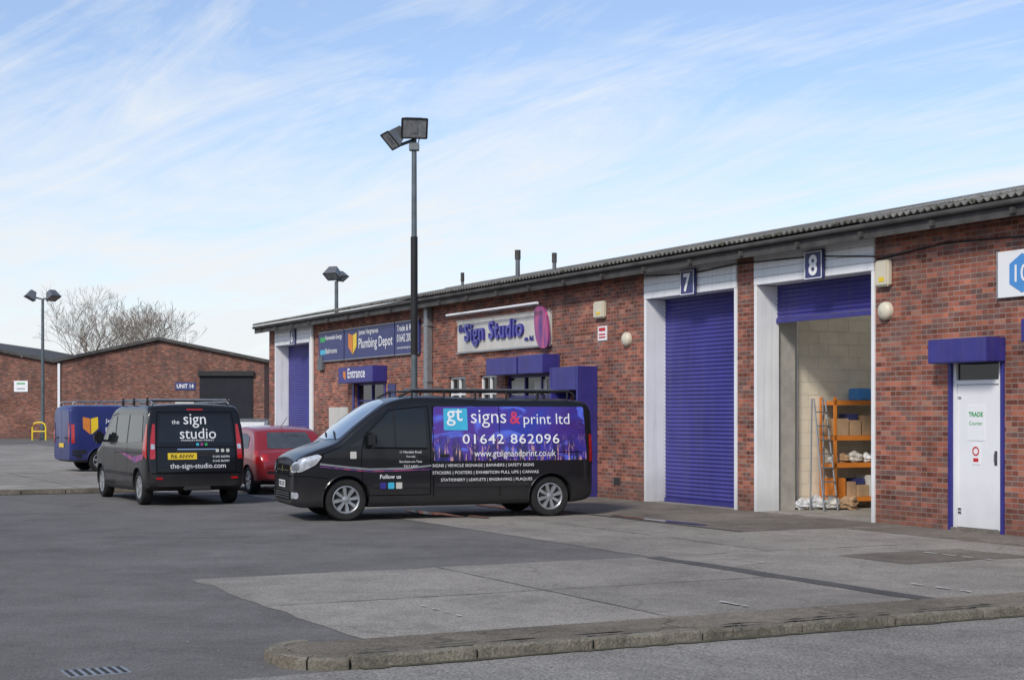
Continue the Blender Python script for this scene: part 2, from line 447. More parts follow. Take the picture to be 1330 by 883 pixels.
        for r in range(nr-1):
            for j in range(m):
                a=1+r*m+j;b2=1+r*m+(j+1)%m; F.append((a,b2,b2+m,a+m))
        return mesh_obj(name,V,F,mat,s.root,smooth=60)
    def line(s,name,view,pts,w,mat,off=.003):
        P=[Vector(p) for p in pts]; D=[]
        for i in range(len(P)-1):
            k=max(1,int((P[i+1]-P[i]).length/.06))
            for j in range(k): D.append(P[i]+(P[i+1]-P[i])*j/k)
        D.append(P[-1]); V=[];F=[]
        for i,p in enumerate(D):
            d=(D[min(i+1,len(D)-1)]-D[max(i-1,0)]).normalized(); nn=Vector((-d.y,d.x))*w/2
            V.append(s.pr(view,(p+nn).x,(p+nn).y,off)); V.append(s.pr(view,(p-nn).x,(p-nn).y,off))
        for i in range(len(D)-1): F.append((2*i,2*i+1,2*i+3,2*i+2))
        return mesh_obj(name,V,F,mat,s.root)
    def text(s,name,view,body,u,v,mat,height=None,width=None,off=.009,bold=.0,center=False,**k):
        vs,fs=text_geo(body,height,width,bold,**k)
        if center: u-=max(q.x for q in vs)/2
        return mesh_obj(name,[s.pr(view,u+q.x,v+q.y,off) for q in vs],fs,mat,s.root)
    def mirror(s,x,y,z,mat,sd):
        box('door_mirror',s.root,mat,x-.07,x+.06,y+.03 if sd>0 else y-.22,y+.22 if sd>0 else y-.03,z,z+.25,.045)
        box('mirror_arm',s.root,M['black'],x-.03,x+.04,y-.05,y+.05,z+.03,z+.08,.01)

# --- black van with printed side
T=Vehicle('black_delivery_van',(-3.68,24.74),math.radians(19.14),5.0,
  [(0,.72),(.015,.86),(.05,.95),(.14,1.02),(.35,1.11),(.60,1.195),(.66,1.22),(1.0,1.50),(1.35,1.76),(1.52,1.86),(1.75,1.925),(2.1,1.955),(2.6,1.945),(3.2,1.92),(4.5,1.915),(4.8,1.90),(4.93,1.86),(5.0,1.78)],
  [(0,.74),(.02,.82),(.07,.88),(.18,.92),(.45,.95),(.9,.955),(4.6,.955),(4.9,.93),(4.98,.89),(5,.86)],
  [(0,.28),(.1,.22),(.5,.21),(4.6,.23),(4.9,.27),(5,.32)],
  [(0,.97),(.35,.985),(.6,1.0),(1.0,1.0),(1.3,.975),(1.6,.94),(1.95,.885)],.11,M['paint_black'],(.83,4.245),.335,.375,.80,8)
T.patch('windscreen','T',[(.74,-.75),(1.1,-.77),(1.49,-.70),(1.58,0),(1.49,.70),(1.1,.77),(.74,.75),(.68,0)],M['screen'],.006,.05,9)
for sd,q in (('L',1),('R',-1)):
    T.patch('cab_window',sd,[(1.12*q,1.17),(1.16*q,1.34),(1.52*q,1.70),(1.62*q,1.745),(2.10*q,1.77),(2.13*q,1.15)],M['glass'],.006,.04)
    T.patch('quarter_window',sd,[(.86*q,1.17),(1.06*q,1.17),(1.09*q,1.30)],M['glass'],.006,.02)
T.line('window_bar','L',[(1.62,1.16),(1.60,1.73)],.022,M['black'],.012)
T.line('window_seal','L',[(1.12,1.15),(2.14,1.13)],.02,M['seam'],.010)
T.patch('printed_panel','L',[(2.24,.93),(2.22,1.30),(2.26,1.80),(4.84,1.80),(4.88,.93)],M['vinyl'],.004,.04,10)
for pts in ([(1.10,.40),(1.06,.9),(1.07,1.12),(1.13,1.36),(1.52,1.74),(2.16,1.81),(2.19,1.2),(2.19,.40)],[(1.14,.40),(2.19,.40)],
            [(2.24,.36),(2.24,1.82)],[(3.36,.36),(3.36,1.82)],[(3.40,1.06),(4.80,1.06)],[(.12,.93),(.45,1.06),(.75,1.17)]):
    T.line('door_seam','L',pts,.011,M['seam'],.006)
T.line('side_moulding','L',[(1.24,.55),(2.18,.55)],.07,M['black'],.010)
T.line('side_moulding','L',[(2.26,.55),(3.85,.55)],.07,M['black'],.010)
T.line('silver_pinstripe','L',[(.40,.90),(.8,.85),(1.2,.81),(1.8,.82),(2.20,.86)],.030,M['galv'],.007)
T.line('purple_stripe','L',[(.4,.86),(1.2,.775),(2.22,.80)],.014,M['magenta'],.006)
for hx in (1.98,2.34): box('door_handle',T.root,M['black'],hx,hx+.16,-.985,-.94,1.0,1.04,.01)
T.patch('fuel_cap','L',[(2.3,.68),(2.44,.68),(2.44,.82),(2.3,.82)],M['paint_black'],.004,.02,2)
T.text('lettering','L','gt',2.47,1.49,M['txt'],width=.27,bold=.005)
T.patch('gt_panel','L',[(2.42,1.42),(2.82,1.42),(2.82,1.77),(2.42,1.77)],M['txtcyan'],.0065,.01,3)
T.text('lettering','L','signs',2.88,1.46,M['txt'],width=.60,bold=-.004)
T.text('lettering_amp','L','&',3.54,1.52,M['amp'],height=.20,bold=.02)
T.text('lettering','L','print ltd',3.78,1.46,M['txt'],width=.80,bold=-.004)
T.text('lettering_phone','L','01642 862096',2.73,1.20,M['txt'],width=1.66,height=.155,bold=.004,spacing=1.1)
T.text('lettering_web','L','www.gtsignandprint.co.uk',2.92,.96,M['txt'],width=1.4,height=.14)
for i,t_ in enumerate(['SIGNS | VEHICLE SIGNAGE | BANNERS | SAFETY SIGNS','STICKERS | POSTERS | EXHIBITION PULL UPS | CANVAS','STATIONERY | LEAFLETS | ENGRAVING | PLAQUES']):
    T.text('lettering_small','L',t_,2.22 if i<2 else 2.36,.82-i*.115,M['txt'],width=(1.72,1.80,1.55)[i],height=.062,bold=.0)
T.text('lettering_small','L','Follow us',1.36,.66,M['txt'],width=.34,bold=.01)
for i,c in enumerate(('txtblue','txtcyan','signcream')):
    T.patch('social_badge','L',[(1.36+i*.13,.60),(1.46+i*.13,.60),(1.46+i*.13,.50),(1.36+i*.13,.50)],M[c],.012,.01,2)
for i,t_ in enumerate(['11 Mandale Road','Thornaby','Stockton-on-Tees','TS17 6AW']):
    T.text('lettering_small','L',t_,1.86,1.06-i*.075,M['txt'],height=.036,center=True)
T.patch('door_logo','L',[(.88,.98),(.98,.98),(.98,1.09),(.88,1.09)],M['signcream'],.006,.01,2)
FLd=Vector((.62,.785,0)).normalized(); FLv=(Vector((.2,-.8,0)),Vector((.785,-.62,0)).normalized(),Vector((0,0,1)),FLd)
FRd=Vector((.62,-.785,0)).normalized(); FRv=(Vector((.2,.8,0)),Vector((-.785,-.62,0)).normalized(),Vector((0,0,1)),FRd)
for vw,q in ((FLv,1),(FRv,-1)):
    T.patch('headlamp_surround',vw,[(-.28*q,.75),(-.29*q,.88),(-.02*q,1.0),(.24*q,1.07),(.31*q,1.03),(.22*q,.88),(0,.76)],M['seam'],.005,.04)
    T.patch('headlamp',vw,[(-.26*q,.765),(-.27*q,.865),(-.02*q,.985),(.22*q,1.05),(.28*q,1.02),(.20*q,.89),(0,.775)],M['lens'],.009,.04)
    T.patch('headlamp_reflector',vw,[(-.18*q,.79),(-.03*q,.81),(-.03*q,.92),(-.18*q,.88)],M['grey'],.013,.05,3)
    T.patch('fog_lamp',vw,[(-.22*q,.36),(-.05*q,.36),(-.05*q,.46),(-.22*q,.46)],M['lens'],.006,.04,3)
    T.line('bumper_seam',vw,[(-.30*q,.71),(.1*q,.71),(.35*q,.67)],.012,M['seam'],.006)
T.patch('upper_grille','F',[(-.52,.70),(.52,.70),(.46,.88),(-.46,.88)],M['seam'],.006,.03)
T.line('grille_bar','F',[(-.48,.79),(.48,.79)],.02,M['chrome'],.012)
T.line('grille_bar','F',[(-.53,.695),(.53,.695)],.02,M['chrome'],.012)
T.patch('lower_grille','F',[(-.60,.33),(.60,.33),(.60,.46),(-.60,.46)],M['seam'],.006,.03)
for z in (.36,.40,.435): T.line('grille_bar','F',[(-.56,z),(.56,z)],.012,M['grey'],.012)
T.patch('number_plate','F',[(-.26,.52),(.26,.52),(.26,.63),(-.26,.63)],M['txt'],.014,.008,3)
T.text('plate_text','F','NX12 OAX',-.22,.54,M['txtblack'],width=.44,height=.075,off=.018,bold=.02)
T.patch('badge','F',[(0,.74),(.05,.81),(0,.88),(-.05,.81)],M['chrome'],.016,.002,2)
T.line('wiper','T',[(.73,-.55),(.84,.0)],.02,M['black'],.02); T.line('wiper','T',[(.73,.1),(.84,.62)],.02,M['black'],.02)
T.line('bonnet_seam','T',[(.12,-.66),(.35,-.80),(.68,-.84)],.01,M['seam']); T.line('bonnet_seam','T',[(.12,.66),(.35,.80),(.68,.84)],.01,M['seam'])
T.mirror(1.22,-.94,1.15,M['black'],-1); T.mirror(1.22,.94,1.15,M['black'],1)
T.patch('rear_window','B',[(-.65,1.15),(.65,1.15),(.6,1.6),(-.6,1.6)],M['glass'],.005,.04)
for sy in (-.88,.88):
    T.line('tail_lamp','B',[(sy*.93,.85),(sy*.93,1.35)],.10,M['redlens'],.008)
T.line('tail_lamp','L',[(4.95,.9),(4.95,1.35)],.06,M['redlens'],.008)
def rack(v,x0,x1,y,z,mat,bars,r=.018,rise=.13):
    for sy in (-y,y):
        pts=[(x0-.22,sy,z+.02),(x0-.12,sy,z+rise*.55),(x0,sy,z+rise),(x1,sy,z+rise),(x1+.1,sy,z+rise*.7),(x1+.12,sy,z+.02)]
        tube('roof_rack_rail',v.root,mat,pts,r,8)
    for i in range(bars):
        x=x0+(x1-x0)*i/(bars-1)
        tube('roof_rack_bar',v.root,mat,[(x,-y,z+rise-.01),(x,y,z+rise-.01)],r*.9,8)
        for sy in (-y,y): tube('roof_rack_foot',v.root,mat,[(x,sy,z-.06),(x,sy,z+rise)],r*.9,8)
rack(T,1.95,4.62,.70,1.93,M['black'],6)
for i in range(2): tube('roof_tube',T.root,M['grey'],[(2.1,.2+.15*i,2.08),(4.7,.2+.15*i,2.08)],.03,10)

# --- black van, rear view
B=Vehicle('black_panel_van',(-7.94,32.55),math.radians(-62.93),4.72,
  [(0,.58),(.03,.72),(.1,.84),(.3,.95),(.8,1.09),(.95,1.16),(1.35,1.50),(1.65,1.73),(1.85,1.80),(2.3,1.85),(4.1,1.85),(4.40,1.835),(4.48,1.79),(4.53,1.70),(4.58,1.48),(4.64,1.10),(4.67,.95),(4.70,.70),(4.72,.55)],
  [(0,.58),(.03,.70),(.1,.79),(.25,.87),(.6,.93),(4.3,.94),(4.5,.93),(4.64,.905),(4.70,.86),(4.72,.80)],
  [(0,.30),(.1,.24),(.5,.22),(4.3,.26),(4.6,.32),(4.72,.36)],
  [(0,.97),(.35,.985),(.6,1.0),(1.0,1.0),(1.3,.97),(1.6,.93),(1.9,.885)],.09,M['paint_black'],(.85,4.0),.325,.37,.80,5)
for sd in ('L','R'):
    q=1 if sd=='L' else -1
    for pl in ([(1.22,1.17),(1.75,1.62),(2.1,1.65),(2.14,1.14)],[(2.24,1.14),(2.22,1.66),(3.15,1.67),(3.15,1.14)],[(3.25,1.14),(3.25,1.67),(4.2,1.66),(4.34,1.18)]):
        B.patch('side_window',sd,[(p[0]*q,p[1]) for p in pl],M['glass'],.006,.04)
    for pts in ([(1.2,.35),(1.16,1.1),(1.74,1.66),(2.18,1.70),(2.18,.35),(1.2,.35)],[(3.2,.4),(3.2,1.7)],[(2.2,.95),(4.4,.97)]):
        B.line('door_seam',sd,[(p[0]*q,p[1]) for p in pts],.01,M['seam'],.006)
    B.line('side_moulding',sd,[(1.3*q,.55),(3.55*q,.55)],.06,M['black'],.01)
    B.patch('rear_flash',sd,[(2.3*q,1.00),(3.9*q,.78),(4.45*q,.86),(4.45*q,.95),(3.6*q,.87)],M['magenta'],.006,.02,5)
    B.patch('tail_lamp_side',sd,[(4.42*q,.95),(4.63*q,.86),(4.60*q,1.2),(4.55*q,1.50),(4.48*q,1.5)],M['redlens'],.008,.02,5)
B.patch('windscreen','T',[(1.0,-.72),(1.35,-.74),(1.66,-.68),(1.72,0),(1.66,.68),(1.35,.74),(1.0,.72),(.95,0)],M['screen'],.006,.05,9)
B.patch('rear_window','B',[(-.70,1.16),(.70,1.16),(.66,1.66),(-.66,1.66)],M['glass'],.006,.06)
for pts in ([(-.74,.62),(-.74,1.2),(-.70,1.72)],[(.74,.62),(.74,1.2),(.70,1.72)],[(-.74,.62),(.74,.62)],[(-.70,1.72),(.70,1.72)],[(-.74,1.08),(.74,1.08)]):
    B.line('tailgate_seam','B',pts,.012,M['seam'],.006)
for sy in (-1,1):
    B.patch('tail_lamp','B',[(sy*.77,.86),(sy*.865,.86),(sy*.85,1.2),(sy*.80,1.50),(sy*.755,1.50)],M['redlens'],.010,.02,5)
    B.patch('reverse_lamp','B',[(sy*.775,1.04),(sy*.845,1.04),(sy*.84,1.13),(sy*.77,1.13)],M['lens'],.015,.01,3)
    B.patch('rear_reflector','B',[(sy*.70-.06,.49),(sy*.70+.06,.49),(sy*.70+.06,.53),(sy*.70-.06,.53)],M['redlens'],.012,.005,2)
B.patch('plate_recess','B',[(-.42,.90),(.42,.90),(.38,1.02),(-.38,1.02)],M['black'],.008,.03,4)
B.line('tailgate_chrome','B',[(-.36,1.035),(.36,1.035)],.02,M['chrome'],.012)
B.patch('number_plate','B',[(-.54,.85),(.0,.85),(.0,.97),(-.54,.97)],M['yellow'],.014,.01,3)
B.text('plate_text','B','R6 ANW',-.48,.875,M['txtblack'],width=.42,height=.07,off=.019,bold=.01)
B.text('lettering','B','the',-.44,1.50,M['txt'],width=.14)
B.text('lettering','B','sign',-.22,1.43,M['txt'],width=.42)
B.text('lettering','B','studio',-.30,1.23,M['txt'],width=.68)
B.text('lettering_small','B','MARKETING PRINT',-.28,1.185,M['txt'],width=.62,height=.03)
B.text('lettering_small','B','01642 863096',.30,.88,M['txt'],width=.32)
B.text('lettering_small','B','01642 863097',.30,.80,M['txt'],width=.32)
B.text('lettering_web','B','the-sign-studio.com',-.50,.66,M['txt'],width=1.04)
for i in range(3): B.patch('social_badge','B',[(.36+i*.1,.98),(.42+i*.1,.98),(.42+i*.1,1.04),(.36+i*.1,1.04)],M['signcream'],.009,.01,2)
for i,c in enumerate(('txtcyan','magenta','txtgreen')): B.patch('badge','B',[(.0+i*.08,1.10),(.05+i*.08,1.10),(.05+i*.08,1.15),(.0+i*.08,1.15)],M[c],.009,.01,2)
B.line('rear_bumper_edge','B',[(-.84,.60),(.84,.60)],.02,M['seam'],.008)
box('tow_plate',B.root,M['dark'],4.67,4.77,-.25,.25,.28,.36,.02)
B.line('high_brake_lamp','B',[(-.15,1.765),(.15,1.765)],.025,M['redlens'],.008)
tube('rear_wiper',B.root,M['black'],[(4.62,.0,1.16),(4.61,.25,1.22),(4.60,.45,1.30)],.012,6)
B.mirror(1.32,-.94,1.10,M['paint_black'],-1); B.mirror(1.32,.94,1.10,M['paint_black'],1)
for sy in (-.72,.72): tube('roof_rail',B.root,M['galv'],[(1.9,sy,1.86),(2.0,sy,1.91),(4.2,sy,1.91),(4.3,sy,1.86)],.018,8)
for x in (2.1,3.0,4.05):
    tube('roof_bar',B.root,M['galv'],[(x,-.80,1.95),(x,.80,1.95)],.022,8)
    for sy in (-.76,.76): tube('bar_foot',B.root,M['black'],[(x,sy,1.80),(x,sy,1.99)],.025,8)

# --- blue van
P3=Vehicle('blue_delivery_van',(-13.42+4.55*.857,45.9+4.55*.515),math.radians(180+31),4.55,
  [(0,.60),(.03,.76),(.1,.88),(.3,.98),(.8,1.10),(.95,1.2),(1.6,1.78),(1.8,1.87),(2.2,1.95),(4.2,1.95),(4.4,1.93),(4.5,1.88),(4.55,1.78)],
  [(0,.62),(.03,.74),(.1,.82),(.25,.89),(.6,.94),(4.3,.94),(4.45,.92),(4.53,.89),(4.55,.86)],
  [(0,.30),(.1,.24),(.5,.24),(4.3,.28),(4.55,.36)],
  [(0,.97),(.35,.985),(.6,1.0),(1.0,1.0),(1.3,.975),(1.6,.94),(1.95,.885)],.09,M['paint_blue'],(.85,3.65),.33,.38,.80)
P3.line('side_moulding','R',[(-3.25,.6),(-1.3,.6)],.10,M['black'],.01)
P3.line('side_moulding','R',[(-4.48,.6),(-4.08,.6)],.10,M['black'],.01)
P3.patch('cab_window','R',[(-1.25,1.2),(-1.8,1.68),(-2.2,1.7),(-2.22,1.18)],M['glass'],.006,.04)
P3.line('door_seam','B',[(0,.5),(0,1.85)],.015,M['seam'],.008)
for sy in (-.55,.55): P3.line('door_hinge','B',[(sy-.2,1.0),(sy+.2,1.0)],.05,M['black'],.012)
P3.text('lettering','R','James',-3.50,1.42,M['txt'],height=.15)
P3.text('lettering','R','Plumbing',-3.50,1.14,M['txt'],height=.17)
P3.patch('shield_logo','R',[(-4.17,1.62),(-3.95,1.57),(-3.95,1.10),(-4.17,1.28)],M['orange'],.006,.02,4)
P3.patch('shield_logo','R',[(-3.93,1.57),(-3.72,1.62),(-3.72,1.28),(-3.93,1.10)],M['yellow'],.006,.02,4)
for sy in (-1,1): P3.line('tail_lamp','B',[(sy*.80,.85),(sy*.80,1.45)],.12,M['redlens'],.01)
P3.line('tail_lamp','R',[(-4.46,.85),(-4.46,1.40)],.09,M['redlens'],.01)
P3.line('door_seam','R',[(-2.3,.4),(-2.3,1.8)],.015,M['seam'],.006); P3.line('door_seam','R',[(-3.2,.4),(-3.2,1.8)],.015,M['seam'],.006)
P3.line('rear_bumper_side','R',[(-4.54,.42),(-4.2,.42)],.2,M['black'],.012)
P3.patch('number_plate','B',[(-.26,.72),(.26,.72),(.26,.84),(-.26,.84)],M['yellow'],.012,.01,3)
rack(P3,2.0,4.3,.72,1.95,M['galv'],5)

# ------------------------------------------------------------------ estate frame
P0=Vector((6.99,21.02,0)); RZ=math.atan2(-.8905,.455)
ex=Vector((.455,-.8905,0)); ey=Vector((.8905,.455,0))
def W(x,y,z=0): return P0+ex*x+ey*y+Vector((0,0,z))

# --- red hatchback, parked beside the black van, tail towards us
rp=W(-19.1,-5.15)
R3=Vehicle('red_hatchback_car',(rp.x,rp.y),RZ,3.85,
  [(0,.50),(.02,.58),(.08,.66),(.25,.74),(.7,.86),(.98,.93),(1.05,.96),(1.35,1.17),(1.65,1.34),(1.85,1.39),(2.3,1.42),(2.8,1.40),(3.15,1.34),(3.32,1.22),(3.50,1.02),(3.60,.92),(3.74,.86),(3.82,.75),(3.85,.6)],
  [(0,.52),(.02,.62),(.08,.70),(.25,.77),(.6,.82),(1.2,.835),(3.2,.83),(3.6,.80),(3.78,.74),(3.85,.66)],
  [(0,.28),(.1,.20),(.5,.18),(3.4,.2),(3.7,.26),(3.85,.34)],
  [(0,.96),(.35,.98),(.6,1.0),(.85,.99),(.95,.96),(1.2,.86),(1.45,.77)],.09,M['paint_red'],(.74,3.16),.295,.335,.71)
R3.patch('windscreen','T',[(1.10,-.64),(1.4,-.60),(1.62,-.54),(1.66,0),(1.62,.54),(1.4,.60),(1.10,.64),(1.06,0)],M['screen'],.006,.04,8)
for sd in ('L','R'):
    q=1 if sd=='L' else -1
    R3.patch('front_window',sd,[(1.32*q,.95),(1.72*q,1.25),(2.1*q,1.29),(2.14*q,.94)],M['glass'],.006,.03)
    R3.patch('rear_side_window',sd,[(2.2*q,.94),(2.17*q,1.29),(2.7*q,1.27),(3.0*q,1.20),(3.1*q,.97)],M['glass'],.006,.03)
    R3.line('door_seam',sd,[(1.2*q,.3),(1.15*q,.88),(1.7*q,1.3),(2.17*q,1.33),(2.2*q,.3),(1.2*q,.3)],.01,M['seam'],.006)
    R3.line('side_moulding',sd,[(1.25*q,.5),(2.75*q,.5)],.05,M['black'],.01)
    R3.patch('tail_lamp_side',sd,[(3.50*q,.66),(3.72*q,.66),(3.66*q,.88),(3.52*q,.94)],M['redlens'],.008,.02,4)
R3.patch('rear_window','B',[(-.52,.96),(.52,.96),(.44,1.30),(-.44,1.30)],M['screen'],.006,.05,7)
for sy in (-1,1): R3.patch('tail_lamp','B',[(sy*.56,.68),(sy*.72,.68),(sy*.70,.86),(sy*.58,.84)],M['redlens'],.010,.03,5)
R3.patch('rear_number_plate','B',[(-.26,.60),(.26,.60),(.26,.71),(-.26,.71)],M['yellow'],.012,.01,3)
R3.line('tailgate_seam','B',[(-.60,.56),(.60,.56)],.012,M['seam'],.006)
R3.line('rear_bumper_strip','B',[(-.62,.48),(.62,.48)],.05,M['black'],.01)
for vw,q in ((FLv,1),(FRv,-1)): R3.patch('headlamp',vw,[(-.26*q,.56),(-.2*q,.64),(.1*q,.74),(.2*q,.76),(.12*q,.64),(-.05*q,.56)],M['lens'],.006,.03)
R3.patch('number_plate','F',[(-.26,.43),(.26,.43),(.26,.53),(-.26,.53)],M['txt'],.012,.01,3)
R3.mirror(1.36,-.80,.93,M['paint_red'],-1); R3.mirror(1.36,.80,.93,M['paint_red'],1)
tube('aerial',R3.root,M['black'],[(2.9,0,1.42),(3.3,0,1.62)],.006,5)

Bd=root('industrial_unit_building',P0,RZ)
WT=.28; WH=4.42; XL=-32.75; XR=12.0
ops=[(-32.1,-28.75,0,WH),(-25.1,-22.9,0,2.56),(-18.8,-17.8,1.25,2.6),(-17.07,-16.14,1.25,2.6),(-15.7,-13.3,0,2.56),(-12.62,-11.62,0,2.3),
     (-9.72,-6.68,0,WH),(-6.16,-3.05,0,WH),(-1.457,-.357,0,2.42),(.35,1.5,1.1,2.65),(4.0,7.0,0,3.9)]
x=XL
for (a,b_,lo,hi) in ops:
    box('brick_wall',Bd,M['brick'],x,a,0,WT,0,WH)
    if lo>0: box('brick_wall',Bd,M['brick'],a,b_,0,WT,0,lo)
    if hi<WH: box('brick_wall',Bd,M['brick'],a,b_,0,WT,hi,WH)
    x=b_
box('brick_wall',Bd,M['brick'],x,XR,0,WT,0,WH)
DEP=13.4; RY=6.5; EZ=4.58; TP=math.tan(math.radians(11.6)); RZ_=EZ+(RY+.45)*TP
for gx in (XL,XR-WT):
    zf=EZ+.45*TP-.05
    v=[(gx,WT,0),(gx,DEP,0),(gx,DEP,zf),(gx,RY,RZ_-.06),(gx,WT,zf)]
    v+=[(p[0]+WT,p[1],p[2]) for p in v]
    mesh_obj('gable_wall',v,[(0,1,2,3,4),(9,8,7,6,5),(0,5,6,1),(1,6,7,2),(2,7,8,3),(3,8,9,4),(4,9,5,0)],M['brick'],Bd)
box('rear_wall',Bd,M['brick'],XL,XR,DEP,DEP+WT,0,4.5)
def corr(name,x0,x1,y0,y1,mat,pitch=.146,amp=.028):
    n=int((x1-x0)/pitch*6); V=[];F=[]
    def zz(y): return EZ+(y+.45)*TP if y<=RY else EZ+(2*RY+.45-y)*TP
    ys=[y0,y1] if not(y0<RY<y1) else [y0,RY,y1]
    m=len(ys)
    for i in range(n+1):
        x=x0+(x1-x0)*i/n; c=amp*math.cos(2*math.pi*x/pitch)
        for y in ys: V.append((x,y,zz(y)+c+.03))
    for i in range(n):
        for j in range(m-1):
            a=i*m+j; F.append((a,a+m,a+m+1,a+1))
    o=mesh_obj(name,V,F,mat,Bd,smooth=60)
    md=o.modifiers.new('s','SOLIDIFY'); md.thickness=.012; md.offset=-1
corr('corrugated_roof',XL-.35,-6.4,-.46,RY+7.3,M['roof'])
corr('corrugated_roof',-6.4,-2.9,-.46,1.4,M['roof'])
corr('corrugated_roof',-6.4,-2.9,6.2,RY+7.3,M['roof'])
corr('added_rooflight_sheet',-6.4,-2.9,1.4,6.2,M['added_rooflight'])  # unseen rooflight, added so daylight brightens the open unit's interior
corr('corrugated_roof',-2.9,XR+.3,-.46,RY+7.3,M['roof'])
tube('ridge_cap',Bd,M['roof'],[(XL-.35,RY,RZ_+.0),(XR+.3,RY,RZ_+.0)],.09,10)
box('fascia_board',Bd,M['fascia'],XL-.3,XR+.2,-.40,-.365,4.33,4.545)
box('soffit',Bd,M['fascia'],XL-.3,XR+.2,-.365,-.002,4.425,4.445)
tube('gutter',Bd,M['fascia'],[(XL-.3,-.44,4.515),(XR+.2,-.44,4.515)],.045,8)
xx=XL+.4
while xx<XR:
    box('rafter_end',Bd,M['fascia'],xx,xx+.06,-.47,-.402,4.36,4.44); xx+=1.55
# moss clumps sitting in the corrugations at the eaves
random.seed(21); mv=[];mf=[]
for i in range(420):
    x_=random.uniform(XL,XR); y_=-.44+random.random()**2*1.6; s_=random.uniform(.02,.055); z_=EZ+(y_+.45)*TP+.035; o=len(mv)
    for (dx,dy,dz) in ((-1,-1,0),(1,-1,0),(1,1,0),(-1,1,0),(0,0,.9)): mv.append((x_+dx*s_,y_+dy*s_,z_+dz*s_+dy*s_*TP))
    mf+=[(o,o+1,o+4),(o+1,o+2,o+4),(o+2,o+3,o+4),(o+3,o,o+4)]
mesh_obj('roof_moss',mv,mf,mk('roof_moss',(.055,.055,.03),.95,var=.5,vscale=6),Bd)
tube('wall_cable',Bd,M['black'],[(-3.0,-.02,4.05),(-1.5,-.02,4.16),(0,-.02,4.10),(2,-.02,4.14),(5,-.02,4.1)],.012,6)
tube('wall_cable',Bd,M['black'],[(-9.7,-.07,4.33),(-8,-.07,4.25),(-6.7,-.07,4.30),(-4.5,-.07,4.24),(-3.0,-.05,4.10)],.012,6)
def shutter(name,x0,x1,y,z0,z1,mat,parent=Bd):
    V=[];F=[];z=z1;rows=[]
    while z>z0+.001:
        for (dz,dy) in ((0,0),(.012,-.006),(.035,-.016),(.058,-.006),(.068,0.004)):
            if z-dz>=z0: rows.append((z-dz,y+dy))
        z-=.075
    for (zz,yy) in rows: V+=[(x0,yy,zz),(x1,yy,zz)]
    for i in range(len(rows)-1): F.append((2*i,2*i+1,2*i+3,2*i+2))
    mesh_obj(name,V,F,mat,parent)
for (a,b_,zo,num) in ((-32.1,-28.75,0,'6'),(-9.72,-6.68,0,'7'),(-6.16,-3.05,3.30,'8')):
    for i in range(4):
        box('white_cladding',Bd,M['white'],a,b_,-.035,.0,3.89+i*.133,3.89+i*.133+.126,.006)
    box('header_backing',Bd,M['white'],a,b_,.002,.42,3.90,4.41)
    box('door_jamb',Bd,M['white'],a,a+.075,-.03,.45,0,3.888,.006)
    box('door_jamb',Bd,M['white'],b_-.07,b_,-.03,.45,0,3.888,.006)
    shutter('roller_shutter',a+.075,b_-.07,.42,zo+.02,3.90,M['blue_shutter'])
    if zo==0: box('shutter_bottom_rail',Bd,M['blue'],a+.075,b_-.07,.385,.43,.0,.08)
    else: box('shutter_bottom_rail',Bd,M['blue'],a+.075,b_-.07,.385,.43,zo-.05,zo+.03)
    cx={'6':-30.2,'7':-8.12,'8':-4.45}[num]
    box('number_sign',Bd,M['navy'],cx-.24,cx+.24,-.10,-.045,3.85,4.33,.01)
    for (u0,u1,w0,w1) in ((-.22,.22,.02,.035),(-.22,.22,.445,.46),(-.22,-.205,.035,.445),(.205,.22,.035,.445)):
        box('sign_border',Bd,M['txt'],cx+u0,cx+u1,-.106,-.1005,3.85+w0,3.85+w1)
    text_flat('number_text',Bd,M['txt'],num,(cx,-.108,3.92),(1,0,0),(0,0,1),height=.34,bold=.03,center=True)
# interior of open unit
box('partition_wall',Bd,M['cream'],-6.55,-6.40,WT+.002,8.5,0,4.64)
box('block_pier',Bd,M['pier'],-6.398,-6.16,.455,.85,0,4.4)
box('partition_wall',Bd,M['cream'],-2.9,-2.75,WT+.002,8.5,0,4.64)
box('back_wall',Bd,M['cream'],-6.39,-2.91,8.5,8.65,0,5.4)
box('interior_floor',Bd,M['concrete'],-6.39,-2.91,.0,8.49,.0,.012)
for z in [i*.225 for i in range(1,20)]:
    box('block_joint',Bd,M['signcream'],-6.399,-6.3965,.96,8.4,z,z+.008)
    yy=1.1+(.22 if round(z/.225)%2 else 0)
    while yy<4: box('block_joint',Bd,M['signcream'],-6.399,-6.3965,yy,yy+.007,z-.216,z-.001); yy+=.45
tube('conduit',Bd,M['white'],[(-6.37,1.05,0),(-6.37,1.05,4.3)],.02,6)
Sh=root('storage_shelving',P0,RZ)
SY0,SY1,SX0,SX1=1.55,3.45,-6.37,-5.95
for yy in (SY0,SY1-.05):
    for x_ in (SX0,SX1-.04): box('upright',Sh,M['orange'],x_,x_+.04,yy,yy+.05,.014,1.98)
ZS=(.14,.74,1.22,1.84)
for z in ZS:
    box('shelf_deck',Sh,M['cardboard'],SX0+.01,SX1-.03,SY0+.01,SY1-.01,z+.055,z+.075)
    box('shelf_beam',Sh,M['orange'],SX1-.03,SX1,SY0,SY1,z,z+.085); box('shelf_beam',Sh,M['orange'],SX0,SX1-.031,SY0-.002,SY0+.02,z,z+.07)
